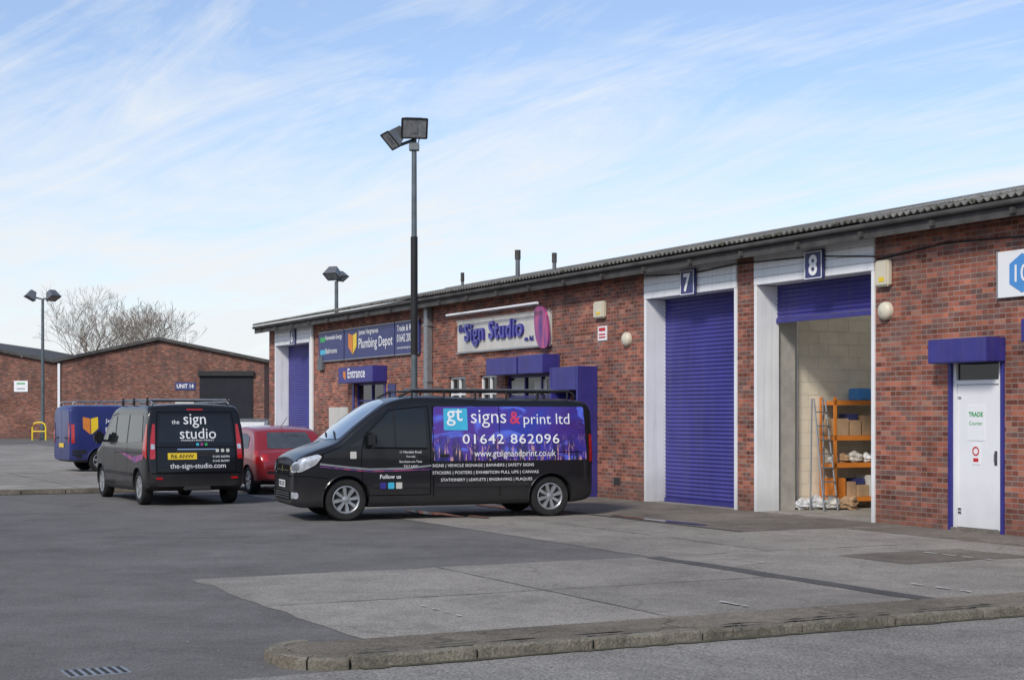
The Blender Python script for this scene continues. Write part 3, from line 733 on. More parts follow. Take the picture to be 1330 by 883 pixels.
def lumpy(name,parent,mat,bx,by,bz,bs,fl=.8):
    bm=bmesh.new(); bmesh.ops.create_icosphere(bm,subdivisions=3,radius=1)
    for v in bm.verts:
        f=1+.18*math.sin(5*v.co.x+3*v.co.y+bx*9)+.12*math.sin(9*v.co.z+4*v.co.x+by*7)
        v.co=Vector((bx+v.co.x*bs*f,by+v.co.y*bs*f,max(bz,bz+bs*fl*.85+v.co.z*bs*fl*f)))
    me=bpy.data.meshes.new(name); bm.to_mesh(me); bm.free(); me.materials.append(mat); link(bpy.data.objects.new(name,me),parent)
random.seed(5)
for k_,z in enumerate(ZS[:3]):
    z+=.078; y=SY0+.04
    while y<SY1-.30:
        w=random.uniform(.16,.34); h=random.uniform(.15,.40 if k_!=1 else .24)
        if k_==1: lumpy('wrapped_stock',Sh,M[random.choice(['white','white','signcream','skyblue','cardboard'])],SX0+.22,y+w/2,z,w*.55,.75)
        else:
            box('carton',Sh,M[random.choice(['cardboard','cardboard','cardboard','signcream','cardboard','orange'])],SX0+.03,SX1-random.uniform(.0,.08),y,y+w,z,z+h,.01)
            if random.random()<.5 and h<.28: box('carton',Sh,M[random.choice(['cardboard','white','navy'])],SX0+.05,SX1-.08,y+.02,y+w-.03,z+h+.002,z+h+.11,.008)
        y+=w+random.uniform(.005,.05)
box('carton',Sh,M['skyblue'],SX0+.05,SX1-.05,2.15,2.42,1.92,2.14,.02)
box('carton',Sh,M['navy'],SX0+.05,SX1-.12,2.6,2.9,1.92,2.06,.02)
La=root('step_ladder',P0,RZ)
for (xb,xt) in ((-5.55,-5.98),(-5.93,-6.04)):
    for dy in (0,.30):
        tube('ladder_stile',La,M['galv'],[(xb,1.0+dy,.02),(xt,1.12+dy*.8,1.95)],.016,6)
for i in range(7):
    t=(i+1)/8; xx=-5.55-.43*t; y0=1.0+.12*t
    box('tread',La,M['galv'],xx-.035,xx+.035,y0+.015,y0+.30-.06*t-.015,.02+1.93*t,.04+1.93*t)
Bg=root('bags_of_rags',P0,RZ)
for (bx,by,bs,mt) in ((-6.1,1.25,.17,'white'),(-5.95,1.5,.15,'signcream'),(-6.15,.98,.13,'white'),(-5.75,1.7,.16,'cardboard')):
    lumpy('bag',Bg,M[mt],bx,by,.013,bs)

# pedestrian door (right)
box('door_frame',Bd,M['blue'],-1.457,-1.385,-.02,.12,0,2.42,.005)
box('door_frame',Bd,M['blue'],-.43,-.357,-.02,.12,0,2.42,.005)
box('white_frame',Bd,M['upvc'],-1.383,-1.325,.02,.10,.02,2.42); box('white_frame',Bd,M['upvc'],-.49,-.432,.02,.10,.02,2.42)
box('white_frame',Bd,M['upvc'],-1.325,-.49,.02,.10,2.10,2.16); box('threshold',Bd,M['apron'],-1.385,-.43,-.03,.12,0,.05)
box('door_leaf',Bd,M['upvc'],-1.322,-.493,.045,.09,.055,2.095,.004)
box('transom_glass',Bd,M['glass'],-1.32,-.495,.06,.08,2.165,2.42)
box('door_notice',Bd,M['txt'],-1.12,-.78,.038,.044,1.30,1.80)
text_flat('notice_text',Bd,M['txtgreen'],'TRADE',(-.95,.034,1.64),(1,0,0),(0,0,1),width=.28,bold=.03,center=True)
text_flat('notice_text',Bd,M['txtgreen'],'Counter',(-.95,.034,1.52),(1,0,0),(0,0,1),width=.26,center=True)
box('door_notice',Bd,M['txt'],-1.03,-.87,.038,.044,.96,1.24)
V,F=lathe_geo([(.066,.030),(.045,.030)],24); 
mesh_obj('prohibition_ring',[(v[0]-.95,v[1]+.003,v[2]+1.15) for v in V],F,M['txtred'],Bd)
box('red_text_block',Bd,M['txtred'],-1.0,-.90,.034,.0375,1.0,1.05)
tube('door_handle',Bd,M['chrome'],[(-.56,.01,1.0),(-.56,.01,1.12)],.012,8); box('lock_plate',Bd,M['chrome'],-.585,-.535,.03,.044,.96,1.16,.004)
for zz in (.3,.25,1.9): box('bolt',Bd,M['chrome'],-1.30,-1.24,.03,.044,zz,zz+.03)
def canopy(x0,x1,z0,z1,d):
    box('canopy_box',Bd,M['blue'],x0,x1,-d,-.002,z0,z1,.012)
canopy(-1.50,-.33,2.40,2.74,.36)
canopy(.25,1.6,2.64,2.95,.32)
shutter('window_shutter',.35,1.5,.02,1.1,2.64,M['blue_shutter'])
shutter('roller_shutter',4.0,7.0,.2,0,3.9,M['blue_shutter'])
box('wall_sign',Bd,M['txt'],-.44,2.0,-.05,-.002,3.28,3.92,.005)
box('sign_edge',Bd,M['silver'],-.46,-.441,-.055,-.002,3.27,3.93)
hx=[(.02+.27*math.cos(math.radians(60*i+30)),-.058,3.60+.27*math.sin(math.radians(60*i+30))) for i in range(6)]
mesh_obj('sign_hexagon',hx,[(0,1,2,3,4,5)],M['skyblue'],Bd)
text_flat('sign_text',Bd,M['txt'],'10',(.02,-.064,3.48),(1,0,0),(0,0,1),height=.24,bold=.01,center=True)
text_flat('sign_text',Bd,M['txtblue'],'ANCHOR',(.42,-.06,3.50),(1,0,0),(0,0,1),width=1.3,bold=.02)
def alarm(x,z,w=.26,h=.36):
    box('alarm_box',Bd,M['creambox'],x-w/2,x+w/2,-.11,-.002,z,z+h,.025); box('alarm_label',Bd,M['yellow'],x-w*.15,x+w*.25,-.115,-.111,z+.07,z+h*.35)
alarm(-2.80,3.62,.30,.40); alarm(-11.35,3.62,.4,.34)
def bulk(x,z,r=.14):
    V,F=lathe_geo([(r,-.0),(r,-.05),(r*.9,-.08),(r*.6,-.11),(.001,-.125)],24)
    mesh_obj('bulkhead_light',[(v[0]+x,v[1]-.002,v[2]+z) for v in V],F,M['creambox'],Bd,smooth=50)
bulk(-2.78,3.25); bulk(-10.35,3.15)
box('warning_sign',Bd,M['txt'],-11.5,-11.15,-.02,-.002,3.17,3.46); 
for i,(z0,z1) in enumerate(((3.36,3.43),(3.22,3.25),(3.28,3.31))): box('sign_band',Bd,M['txtred'],-11.45,-11.2,-.025,-.0205,z0,z1)
box('small_box',Bd,M['grey'],-27.9,-27.5,-.10,-.002,3.0,3.4,.01)
box('vent_brick',Bd,M['dark'],-10.9,-10.65,-.006,-.001,.28,.43); box('vent_brick',Bd,M['dark'],.9,1.15,-.006,-.001,.28,.43)
def glazed(x0,x1,z0,z1,n,mat=M['upvc'],y=.10,tr=None):
    box('window_glass',Bd,M['glass'],x0,x1,y+.02,y+.035,z0,z1)
    f=.055
    box('window_frame',Bd,mat,x0,x1,y-.02,y+.05,z1-f,z1,.004); box('window_frame',Bd,mat,x0,x1,y-.02,y+.05,z0,z0+f,.004)
    for i in range(n+1):
        xm=x0+(x1-x0-f)*i/n; box('window_frame',Bd,mat,xm,xm+f,y-.022,y+.048,z0+f+.001,z1-f-.001,.004)
    if tr: box('window_frame',Bd,mat,x0+f,x1-f,y-.018,y+.046,tr,tr+f*.8,.004)
glazed(-18.8,-17.8,1.25,2.6,2,tr=2.15); glazed(-17.07,-16.14,1.25,2.6,2,tr=2.15)
for (a,b_) in ((-18.8,-17.8),(-17.07,-16.14)): box('window_sill',Bd,M['signcream'],a-.05,b_+.05,-.06,.10,1.19,1.248,.008)
glazed(-15.7,-13.3,0.02,2.56,3,M['blue'],tr=2.05)
glazed(-25.1,-22.9,0.02,2.56,2,M['blue'],tr=2.05)
for xx in (-25.22,-22.9): box('blue_post',Bd,M['blue'],xx,xx+.12,-.03,-.001,0,2.54)
canopy(-15.85,-14.32,2.56,2.94,.42); canopy(-14.26,-13.12,2.56,2.96,.42)
for a,b_ in ((-15.6,-14.9),(-14.5,-13.9)): box('window_poster',Bd,M['signcream'],a,b_,.112,.116,2.12,2.45)
canopy(-25.3,-22.7,2.56,3.0,.42)
text_flat('entrance_text',Bd,M['txt'],'Entrance',(-24.55,-.425,2.69),(1,0,0),(0,0,1),width=1.3,bold=.015)
mesh_obj('shield_logo',[(-24.9,-.424,2.9),(-24.7,-.424,2.87),(-24.7,-.424,2.64),(-24.9,-.424,2.74)],[(0,1,2,3)],M['orange'],Bd)
box('notice_board',Bd,M['navy'],-22.6,-22.1,-.03,-.002,1.3,2.5); box('notice_paper',Bd,M['signcream'],-27.1,-25.6,-.03,-.002,1.1,1.9)
box('porch_side',Bd,M['blue'],-11.62,-11.54,-.46,-.002,0,2.66,.006); box('porch_side',Bd,M['blue'],-12.74,-12.66,-.46,-.002,0,2.66,.006)
box('porch_header',Bd,M['blue'],-12.658,-11.622,-.46,-.002,2.18,2.655,.006)
box('door_leaf',Bd,M['blue'],-12.62,-11.62,.05,.10,.02,2.29)
box('door_glass',Bd,M['glass'],-12.35,-11.95,.04,.049,1.1,1.8)
def board(x0,x1,z0,z1,mat,d=.07): box('sign_board',Bd,mat,x0,x1,-d,-.002,z0,z1,.006)
for (x0,x1) in ((-27.85,-25.78),(-25.72,-22.05),(-22.0,-20.45)):
    board(x0,x1,3.24,4.12,M['navy'])
    box('sign_trim',Bd,M['silver'],x0,x1,-.078,-.071,3.24,3.265); box('sign_trim',Bd,M['silver'],x0,x1,-.078,-.071,4.10,4.12)
Z=(0,0,1);X=(1,0,0)
text_flat('sign_text',Bd,M['txt'],'James Hargreaves',(-24.6,-.08,3.86),X,Z,width=1.45,bold=.01)
text_flat('sign_text',Bd,M['txt'],'Plumbing Depot',(-24.6,-.08,3.44),X,Z,width=2.45,height=.36,bold=.008)
mesh_obj('shield_logo',[(-25.4,-.08,3.98),(-25.06,-.08,3.92),(-25.06,-.08,3.38),(-25.4,-.08,3.6)],[(0,1,2,3)],M['orange'],Bd)
mesh_obj('shield_logo',[(-25.04,-.08,3.92),(-24.75,-.08,3.98),(-24.75,-.08,3.6),(-25.04,-.08,3.38)],[(0,1,2,3)],M['yellow'],Bd)
text_flat('sign_text',Bd,M['txt'],'Trade & Retail',(-21.85,-.08,3.86),X,Z,width=1.3,bold=.01)
text_flat('sign_text',Bd,M['txt'],'01642 200570',(-21.85,-.08,3.58),X,Z,width=1.3,height=.21,bold=.008)
text_flat('sign_text',Bd,M['txt'],'www.jameshargreaves.co.uk',(-21.85,-.08,3.38),X,Z,width=1.3,height=.09)
box('green_tab',Bd,M['txtgreen'],-27.7,-27.3,-.078,-.071,3.82,3.96); text_flat('sign_text',Bd,M['txt'],'Renewable Energy',(-27.25,-.08,3.83),X,Z,width=1.35,bold=.01)
box('cyan_tab',Bd,M['txtcyan'],-27.7,-27.3,-.078,-.071,3.45,3.59); text_flat('sign_text',Bd,M['txt'],'Bathrooms',(-27.25,-.08,3.47),X,Z,width=.95,bold=.01)
# sign studio board
box('sign_board',Bd,M['signcream'],-18.1,-13.45,-.08,-.002,3.17,3.90,.008)
box('sign_frame',Bd,M['silver'],-18.15,-13.4,-.09,-.081,3.14,3.17); box('sign_frame',Bd,M['silver'],-18.15,-13.4,-.09,-.081,3.90,3.93)
text_flat('sign_text',Bd,M['txtblue'],'the',(-17.98,-.10,3.64),X,Z,width=.34,bold=.02,ext=.015)
text_flat('sign_letters',Bd,M['txtblue'],'Sign Studio',(-17.6,-.11,3.28),X,Z,width=3.0,height=.55,bold=.02,ext=.03,spacing=1.08)
text_flat('sign_letter_faces',Bd,mk('lettering_face',(.07,.07,.36),.3),'Sign Studio',(-17.58,-.142,3.285),X,Z,width=2.96,height=.535,bold=.0,spacing=1.08)
text_flat('sign_text',Bd,M['txtblue'],'ne. ltd.',(-14.55,-.10,3.30),X,Z,width=.42,bold=.0,ext=.01)
pts=[]
for i in range(28):
    t=2*math.pi*i/28; c,s_=math.cos(t),math.sin(t)
    pts.append((-13.72+.30*math.copysign(abs(c)**.7,c)+.10*(-s_),3.56+.46*math.copysign(abs(s_)**.8,s_)))
n=len(pts)
mesh_obj('curved_logo_panel',[(p[0],-.14,p[1]) for p in pts]+[(p[0],-.09,p[1]) for p in pts],[tuple(range(n))[::-1],tuple(range(n,2*n))]+[(i,(i+1)%n,(i+1)%n+n,i+n) for i in range(n)],M['magenta'],Bd)
tube('sign_trough_light',Bd,M['white'],[(-18.15,-.34,4.06),(-13.5,-.34,4.06)],.03,8)
for xx in (-17.6,-16,-14.2): tube('light_arm',Bd,M['grey'],[(xx,-.34,4.06),(xx,-.02,4.02)],.015,6)
box('downpipe',Bd,M['galv'],-19.95,-19.72,-.16,-.002,0,4.40,.02)
for z in (1,2.5,3.9): box('pipe_bracket',Bd,M['galv'],-19.99,-19.68,-.17,-.003,z,z+.06)
box('downpipe',Bd,M['upvc'],-28.55,-28.45,-.10,-.002,0,4.40,.02)
for (x_,y_,h,r) in ((-20.9,3.0,.72,.06),(-19.6,3.4,.46,.05),(-23.5,2.6,.40,.04)):
    zb_=EZ+(y_+.45)*TP
    tube('roof_flue',Bd,M['grey'],[(x_,y_,zb_-.1),(x_,y_,zb_+h)],r,12); tube('flue_cap',Bd,M['fascia'],[(x_,y_,zb_+h-.2),(x_,y_,zb_+h+.05)],[r*1.3,r*1.3],12)

# ------------------------------------------------------------------ ground
def sheet(name,x0,x1,y0,y1,z,mat,jit=.04,step=.35,zrel=0):
    pts=[]
    def edge(a,b_):
        L=math.hypot(b_[0]-a[0],b_[1]-a[1]); k=max(1,int(L/step))
        for i in range(k):
            t=i/k; j=0 if i==0 else jit
            pts.append((a[0]+(b_[0]-a[0])*t+random.uniform(-j,j),a[1]+(b_[1]-a[1])*t+random.uniform(-j,j),z))
    edge((x0,y0),(x1,y0));edge((x1,y0),(x1,y1));edge((x1,y1),(x0,y1));edge((x0,y1),(x0,y0))
    o=mesh_obj(name,pts,[tuple(range(len(pts)))],mat); o.location=P0; o.rotation_euler=(0,0,RZ); return o
S=3000
g=mesh_obj('ground',[(-S,-S,0),(S,-S,0),(S,S,0),(-S,S,0)],[(0,1,2,3)],M['asphalt'])
sheet('yard_concrete',-15.5,.24,-6.15,.3,.004,M['concrete'])
sheet('yard_concrete',.241,5.30,-11.6,.3,.004,M['concrete'])
sheet('yard_concrete',-29,-15.9,-7.4,.0,.004,M['concrete'],.05)
sheet('yard_concrete',-75,-29.1,-60,.0,.004,M['concrete'],.1,2)
sheet('apron',-14.2,-2.5,-2.9,-.0,.008,M['apron'],.02)
sheet('apron',-2.3,5.2,-1.2,-.0,.008,M['apron'],.02)
sheet('gully_line',-14.2,-2.45,-2.98,-2.90,.012,M['tarstrip'],.015)
sheet('tar_repair',.3,5.2,-6.28,-6.05,.008,M['tarstrip'],.03)
sheet('tar_repair',1.1,2.3,-4.1,-2.2,.008,M['apron'],.05)
sheet('slab_joint_line',.25,5.2,-8.9,-8.885,.008,M['tarstrip'],.006,.2)
sheet('slab_joint_line',2.7,2.715,-11.5,-6.3,.008,M['tarstrip'],.006,.2)
sheet('slab_joint_line',-15,.2,-4.42,-4.405,.008,M['tarstrip'],.006,.2)
sheet('road',6.17,60,-60,-.3,.004,M['road'],.0,5)
sheet('tarmac_yard_strip',5.22,5.33,-11.9,-1.0,.012,M['tarstrip'],.02)
for (x0,x1,y_) in ((3.9,4.7,-5.45),(4.25,4.65,-7.95),(1.3,2.6,-2.95)):
    k_=x0
    while k_<x1: sheet('parking_bay_line',k_,min(k_+random.uniform(.12,.3),x1),y_-.024,y_+.024,.016,M['mark'],.014,.06); k_+=.33
for (x0,x1,y_) in ((3.3,4.2,-10.42),(.9,1.5,-5.45)):
    k_=x0
    while k_<x1: sheet('parking_bay_line',k_,k_+.10,y_-.012,y_+.012,.016,M['mark'],.010,.05); k_+=.24
def blob(name,cx,cy,rx,ry,z,mat,seed):
    rr=random.Random(seed); ph=[rr.uniform(0,6.28) for _ in range(5)]
    pts=[]
    for i in range(60):
        t=2*math.pi*i/60; r=1+sum(.16*math.sin((k+2)*t+ph[k])/(1+.35*k) for k in range(5))
        pts.append((cx+rx*r*math.cos(t),cy+ry*r*math.sin(t),z))
    o=mesh_obj(name,pts,[tuple(range(60))],mat); o.location=P0; o.rotation_euler=(0,0,RZ)
blob('puddle',-5.0,-2.75,1.3,.10,.017,M['water'],1); blob('puddle',-8.2,-5.2,.9,.18,.017,M['water'],2); blob('puddle',-7.0,-4.9,.3,.11,.018,M['water'],4)
blob('puddle',-9.4,-3.4,.6,.14,.017,M['water'],3)
Pv=root('pavement_kerb',P0,RZ)
KH=.075
def arc_pts(x0,x1,y0,r,n=8):
    out=[]
    for i in range(n+1):
        a=math.pi+ (math.pi/2)*i/n; out.append((x0+r+r*math.cos(a),y0+r+r*math.sin(a)))
    for i in range(n+1):
        a=1.5*math.pi+(math.pi/2)*i/n; out.append((x1-r+r*math.cos(a),y0+r+r*math.sin(a)))
    return out
inn=arc_pts(5.34,6.02,-12.55,.22); YE=-.4
V=[(p[0],p[1],KH) for p in inn]+[(6.02,YE,KH),(5.34,YE,KH)]; n=len(V)
V=V+[(v[0],v[1],0) for v in V]
mesh_obj('slab',V,[tuple(range(n))]+[(i,(i+1)%n,(i+1)%n+n,i+n) for i in range(n)],M['pave'],Pv)
def worn_stone(x0,x1,y0,y1,z1,seed):
    rr=random.Random(seed); bm=bmesh.new(); bmesh.ops.create_cube(bm,size=1)
    for v in bm.verts: v.co=Vector(((v.co.x+.5)*(x1-x0)+x0,(v.co.y+.5)*(y1-y0)+y0,(v.co.z+.5)*z1))
    bmesh.ops.subdivide_edges(bm,edges=[e for e in bm.edges if abs((e.verts[0].co-e.verts[1].co).y)>.3],cuts=9)
    bmesh.ops.bevel(bm,geom=[e for e in bm.edges if not (e.verts[0].co.z<.001 and e.verts[1].co.z<.001)],offset=.018,segments=2,affect='EDGES',profile=.6)
    for v in bm.verts:
        if v.co.z>.01: v.co+=Vector((rr.uniform(-1,1)*.003,0,rr.uniform(-1,1)*.003))
    me=bpy.data.meshes.new('kerb_stone'); bm.to_mesh(me); bm.free(); me.materials.append(M['kerb'])
    link(bpy.data.objects.new('kerb_stone',me),Pv)
y=-12.15; sd_=0
while y<YE:
    l=.914; sd_+=1
    bx=random.uniform(-.010,.008)
    worn_stone(6.022,6.14+bx,y,y+l-random.uniform(.006,.020),KH+.008+random.uniform(-.009,.007),sd_); y+=l
def kerb_arc(cx,cy,r0,r1,a0,a1,n=6):
    V=[];F=[]
    for i in range(n+1):
        a=math.radians(a0+(a1-a0)*i/n); c,s_=math.cos(a),math.sin(a)
        for (r,z) in ((r0,0),(r0,KH+.008),(r1-.025,KH+.008),(r1,KH-.015),(r1,0)): V.append((cx+r*c,cy+r*s_,z))
    for i in range(n):
        for j in range(4): F.append((i*5+j,i*5+j+1,i*5+j+6,i*5+j+5))
    F.append((0,1,2,3,4)); F.append(tuple(n*5+j for j in (4,3,2,1,0)))
    mesh_obj('kerb_stone',V,F,M['kerb'],Pv,smooth=40)
kerb_arc(5.77,-12.165,.25,.37,-2,-44); kerb_arc(5.77,-12.165,.25,.37,-46,-90)
kerb_arc(5.58,-12.165,.25,.37,-91,-134); kerb_arc(5.58,-12.165,.25,.37,-136,-180)
mesh_obj('slab_end',[(5.34,-12.17,KH+.004),(5.34,-12.3,KH+.004),(5.45,-12.41,KH+.004),(5.9,-12.41,KH+.004),(6.02,-12.3,KH+.004),(6.02,-12.17,KH+.004)],[(0,1,2,3,4,5)],M['pave'],Pv)
moss=mk('moss',(.075,.07,.045),.95,var=.5,vscale=9)
sheet('gutter_moss',6.12,6.20,-12.1,-1.0,.010,moss,.025,.10)
random.seed(31)
for i in range(26):
    y_=random.uniform(-12,-6.5); blob('kerb_moss',6.0+random.uniform(-.02,.02),y_,.02,random.uniform(.05,.22),KH+.020,moss,i)
Is=root('pavement_island',P0,RZ)
box('slab',Is,M['concrete'],-28,-17.95,-45,-7.6,0,.10)
y=-45
while y<-7.7:
    box('kerb_stone',Is,M['kerb'],-17.948,-17.82,y,y+.9,0,.11,.012); y+=.914
for y in range(-45,-8,3): box('slab_joint',Is,M['tarstrip'],-28,-17.96,y,y+.03,.1,.1025)
Dr=root('drain_cover',(-2.68,9.92,0),RZ)
box('frame',Dr,M['galv'],-.14,.14,-.20,.20,0,.008)
for i in range(7): box('bar',Dr,M['dark'],-.12,.12,-.18+i*.055,-.155+i*.055,.0085,.011)
random.seed(11)
db=[];dF=[]
for i in range(420):
    x_=random.uniform(-8,9);y_=random.uniform(-15,-1); s_=random.uniform(.005,.016); z=.02 if not(5.3<x_<6.2) else .095
    a=random.uniform(0,6.28); o=len(db)
    for k in range(4): db.append((x_+s_*math.cos(a+k*1.57)*random.uniform(.5,1.3),y_+s_*math.sin(a+k*1.57),z+random.uniform(0,.006)))
    dF.append((o,o+1,o+2,o+3))
o=mesh_obj('litter_and_grit',db,dF,mk('grit',(.28,.25,.20),.9,var=.7,vscale=3)); o.location=P0; o.rotation_euler=(0,0,RZ)

# ------------------------------------------------------------------ lamp posts
def flood(rt,pos,az,tilt,s=1.0):
    Rm=Matrix.Rotation(az,3,'Z')@Matrix.Rotation(tilt,3,'X')
    w,h,d=.30*s,.24*s,.20*s
    V=[(-w,-d,-h),(w,-d,-h),(w,-d,h),(-w,-d,h),(-w*.6,d,-h*.5),(w*.6,d,-h*.5),(w*.6,d,h*.6),(-w*.6,d,h*.6)]
    F=[(4,5,6,7),(0,4,7,3),(1,2,6,5),(0,1,5,4),(3,7,6,2),(0,3,2,1)]
    mesh_obj('flood_housing',[Vector(pos)+Rm@Vector(v) for v in V],F,M['grey'],rt)
    g=[(-w*.92,-d-.012,-h*.9),(w*.92,-d-.012,-h*.9),(w*.92,-d-.012,h*.9),(-w*.92,-d-.012,h*.9)]
    mesh_obj('flood_glass',[Vector(pos)+Rm@Vector(v) for v in g],[(0,1,2,3)],M['lampglass'],rt)
    r=[(-w*.25,-d-.02,-h*.5),(w*.25,-d-.02,-h*.5),(w*.25,-d-.02,h*.5),(-w*.25,-d-.02,h*.5)]
    mesh_obj('flood_lamp',[Vector(pos)+Rm@Vector(v) for v in r],[(0,1,2,3)],M['silver'],rt)
    for e0,e1 in (((-w,h),(w,h)),((-w,-h),(w,-h)),((-w,-h),(-w,h)),((w,-h),(w,h))):
        tube('flood_rim',rt,M['black'],[Vector(pos)+Rm@Vector((e0[0],-d-.01,e0[1])),Vector(pos)+Rm@Vector((e1[0],-d-.01,e1[1]))],.02*s,6)
def post(name,x,y,h,r0,r1):
    rt=root(name,(x,y,0))
    tube('pole',rt,M['pole'],[(0,0,0),(0,0,1.2),(0,0,1.21),(0,0,h)],[r0*1.35,r0*1.35,r0,r1],16)
    box('base_plate',rt,M['pole'],-.2,.2,-.2,.2,0,.04,.01)
    return rt
L1=post('street_lamp',-2.16,34,7.75,.075,.055)
tube('bracket',L1,M['pole'],[(-.32,0,7.62),(0,0,7.74),(.05,0,7.74)],.035,8); tube('bracket',L1,M['pole'],[(0,0,7.7),(0,0,7.95)],.05,8)
flood(L1,(.0,-.10,8.03),math.radians(8),math.radians(28),.92)
flood(L1,(-.40,-.05,7.82),math.radians(-68),math.radians(42),.85)
box('control_box',L1,M['grey'],-.11,.11,-.10,.10,7.5,7.66,.01)
tube('cable',L1,M['black'],[(.05,-.06,7.5),(.12,-.08,7.75),(.02,0,7.95)],.012,5)
tube('pole_band',L1,M['black'],[(0,0,3.0),(0,0,5.6)],.079,14)
L2=post('street_lamp.001',-8.55,75,8.2,.10,.09)
tube('bracket',L2,M['pole'],[(-.3,0,8.3),(.3,0,8.3)],.05,8)
flood(L2,(-.15,-.1,8.62),math.radians(-25),math.radians(60),1.2); flood(L2,(.2,.2,8.50),math.radians(60),math.radians(55),.9)
L3=post('street_lamp.002',-32.0,105,9.6,.13,.09)
tube('bracket',L3,M['pole'],[(-.7,0,9.75),(0,0,9.6),(.7,0,9.75)],.06,8)
flood(L3,(-.75,0,9.9),math.radians(-60),math.radians(62),1.4); flood(L3,(.65,0,9.9),math.radians(60),math.radians(62),1.4)
Yh=root('yellow_hoop_barrier',(-32.0,104.2,0))
tube('hoop',Yh,M['yellow'],[(-.45,0,0),(-.45,0,.9),(-.35,0,1.12),(-.15,0,1.2),(.15,0,1.2),(.35,0,1.12),(.45,0,.9),(.45,0,0)],.06,8)
tube('hoop_rail',Yh,M['yellow'],[(-.45,0,.6),(.45,0,.6)],.05,8)

# ------------------------------------------------------------------ far units
def far_unit(name,x0,x1,y,ez,az,ax,depth=40):
    rt=root(name,(0,y,0))
    V=[(x0,0,0),(x1,0,0),(x1,0,ez),(ax,0,az),(x0,0,ez)]; V+=[(v[0],depth,v[2]) for v in V]
    mesh_obj('brick_walls',V,[(0,1,2,3,4),(9,8,7,6,5),(1,6,7,2),(0,4,9,5)],M['brick_far'],rt)
    for (a,b_) in (((x0,ez),(ax,az)),((ax,az),(x1,ez))):
        sl=(b_[1]-a[1])/(b_[0]-a[0])
        a2=(a[0]-(.35 if a[0]==x0 else 0),a[1]-(.35*sl if a[0]==x0 else 0)); b3=(b_[0]+(.35 if b_[0]==x1 else 0),b_[1]+(.35*sl if b_[0]==x1 else 0))
        V=[(a2[0],-.3,a2[1]+.05),(b3[0],-.3,b3[1]+.05),(b3[0],-.3,b3[1]+.28),(a2[0],-.3,a2[1]+.28)]; V+=[(v[0],depth+.3,v[2]) for v in V]
        mesh_obj('roof',V,[(0,1,2,3),(7,6,5,4),(0,4,5,1),(3,2,6,7),(0,3,7,4),(1,5,6,2)],M['fascia'],rt)
    return rt
U1=far_unit('unit_fourteen_building',-32.4,-17.7,110,5.45,7.0,-25.2)
shutter('roller_shutter',-22.3,-18.5,-.06,0,4.55,M['darkshutter'],U1); box('shutter_box',U1,M['dark'],-22.4,-18.4,-.25,-.02,4.5,4.85)
box('unit_sign',U1,M['navy'],-24.05,-22.6,-.06,-.005,3.5,4.05); text_flat('unit_text',U1,M['txt'],'UNIT 14',(-23.93,-.075,3.63),X,Z,width=1.2,height=.3,bold=.02)
box('door',U1,M['dark'],-24.0,-22.75,-.05,-.005,0,2.3); box('door_head',U1,M['signcream'],-24.05,-22.7,-.08,-.052,2.3,2.75)
box('downpipe',U1,M['upvc'],-32.42,-32.25,-.15,-.002,0,5.4)
U2=far_unit('neighbour_unit_building',-60,-32.9,112,5.4,7.9,-46)
box('wall_sign',U2,M['txt'],-36.2,-35.2,-.06,-.005,3.4,4.2); box('wall_sign_text',U2,M['txtgreen'],-36.0,-35.4,-.07,-.061,3.95,4.05); box('wall_sign_text',U2,M['grey'],-36.0,-35.4,-.07,-.061,3.6,3.66)
box('window',U2,M['glass'],-40,-38,-.03,-.004,1.2,2.5)
Sk=root('white_skip_container',(-17.6,103,0))
V=[(-.95,-.7,.25),(.95,-.7,.25),(.95,.7,.25),(-.95,.7,.25),(-1.2,-.8,1.35),(1.2,-.8,1.35),(1.2,.8,1.35),(-1.2,.8,1.35)]
mesh_obj('hull',V,[(0,3,2,1),(0,1,5,4),(1,2,6,5),(2,3,7,6),(3,0,4,7),(4,5,6,7)],M['white'],Sk)
for x_ in (-.7,.7): tube('castor',Sk,M['tyre'],[(x_,-.6,.14),(x_,-.5,.14)],.14,12)
box('rim',Sk,M['grey'],-1.25,1.25,-.86,-.81,1.30,1.40); box('lid',Sk,M['grey'],-1.22,1.22,-.8,.8,1.41,1.47,.01)
Gr=root('white_store_building',(0,118,0))
box('wall',Gr,M['white'],-18.6,-12,0,6,0,5.4); box('roof',Gr,M['fascia'],-18.8,-11.8,-.2,6.2,5.4,5.6)
Op=root('added_reflected_unit_row',P0,RZ)  # unseen unit row, added to give the vans dark walls to reflect
box('brick_wall',Op,M['brick'],-42,70,-48.3,-48,0,4.5); box('roof',Op,M['fascia'],-42.3,70.3,-62,-47.7,4.5,4.9)
box('brick_wall',Op,M['brick'],-42,-41.7,-62,-48.302,0,4.5)
for i in range(9):
    x_=-38+i*12; box('shutter_panel',Op,M['blue_shutter'],x_,x_+3,-47.998,-47.95,0,3.9); box('lintel',Op,M['white'],x_-.1,x_+3.1,-47.998,-47.93,3.9,4.45)

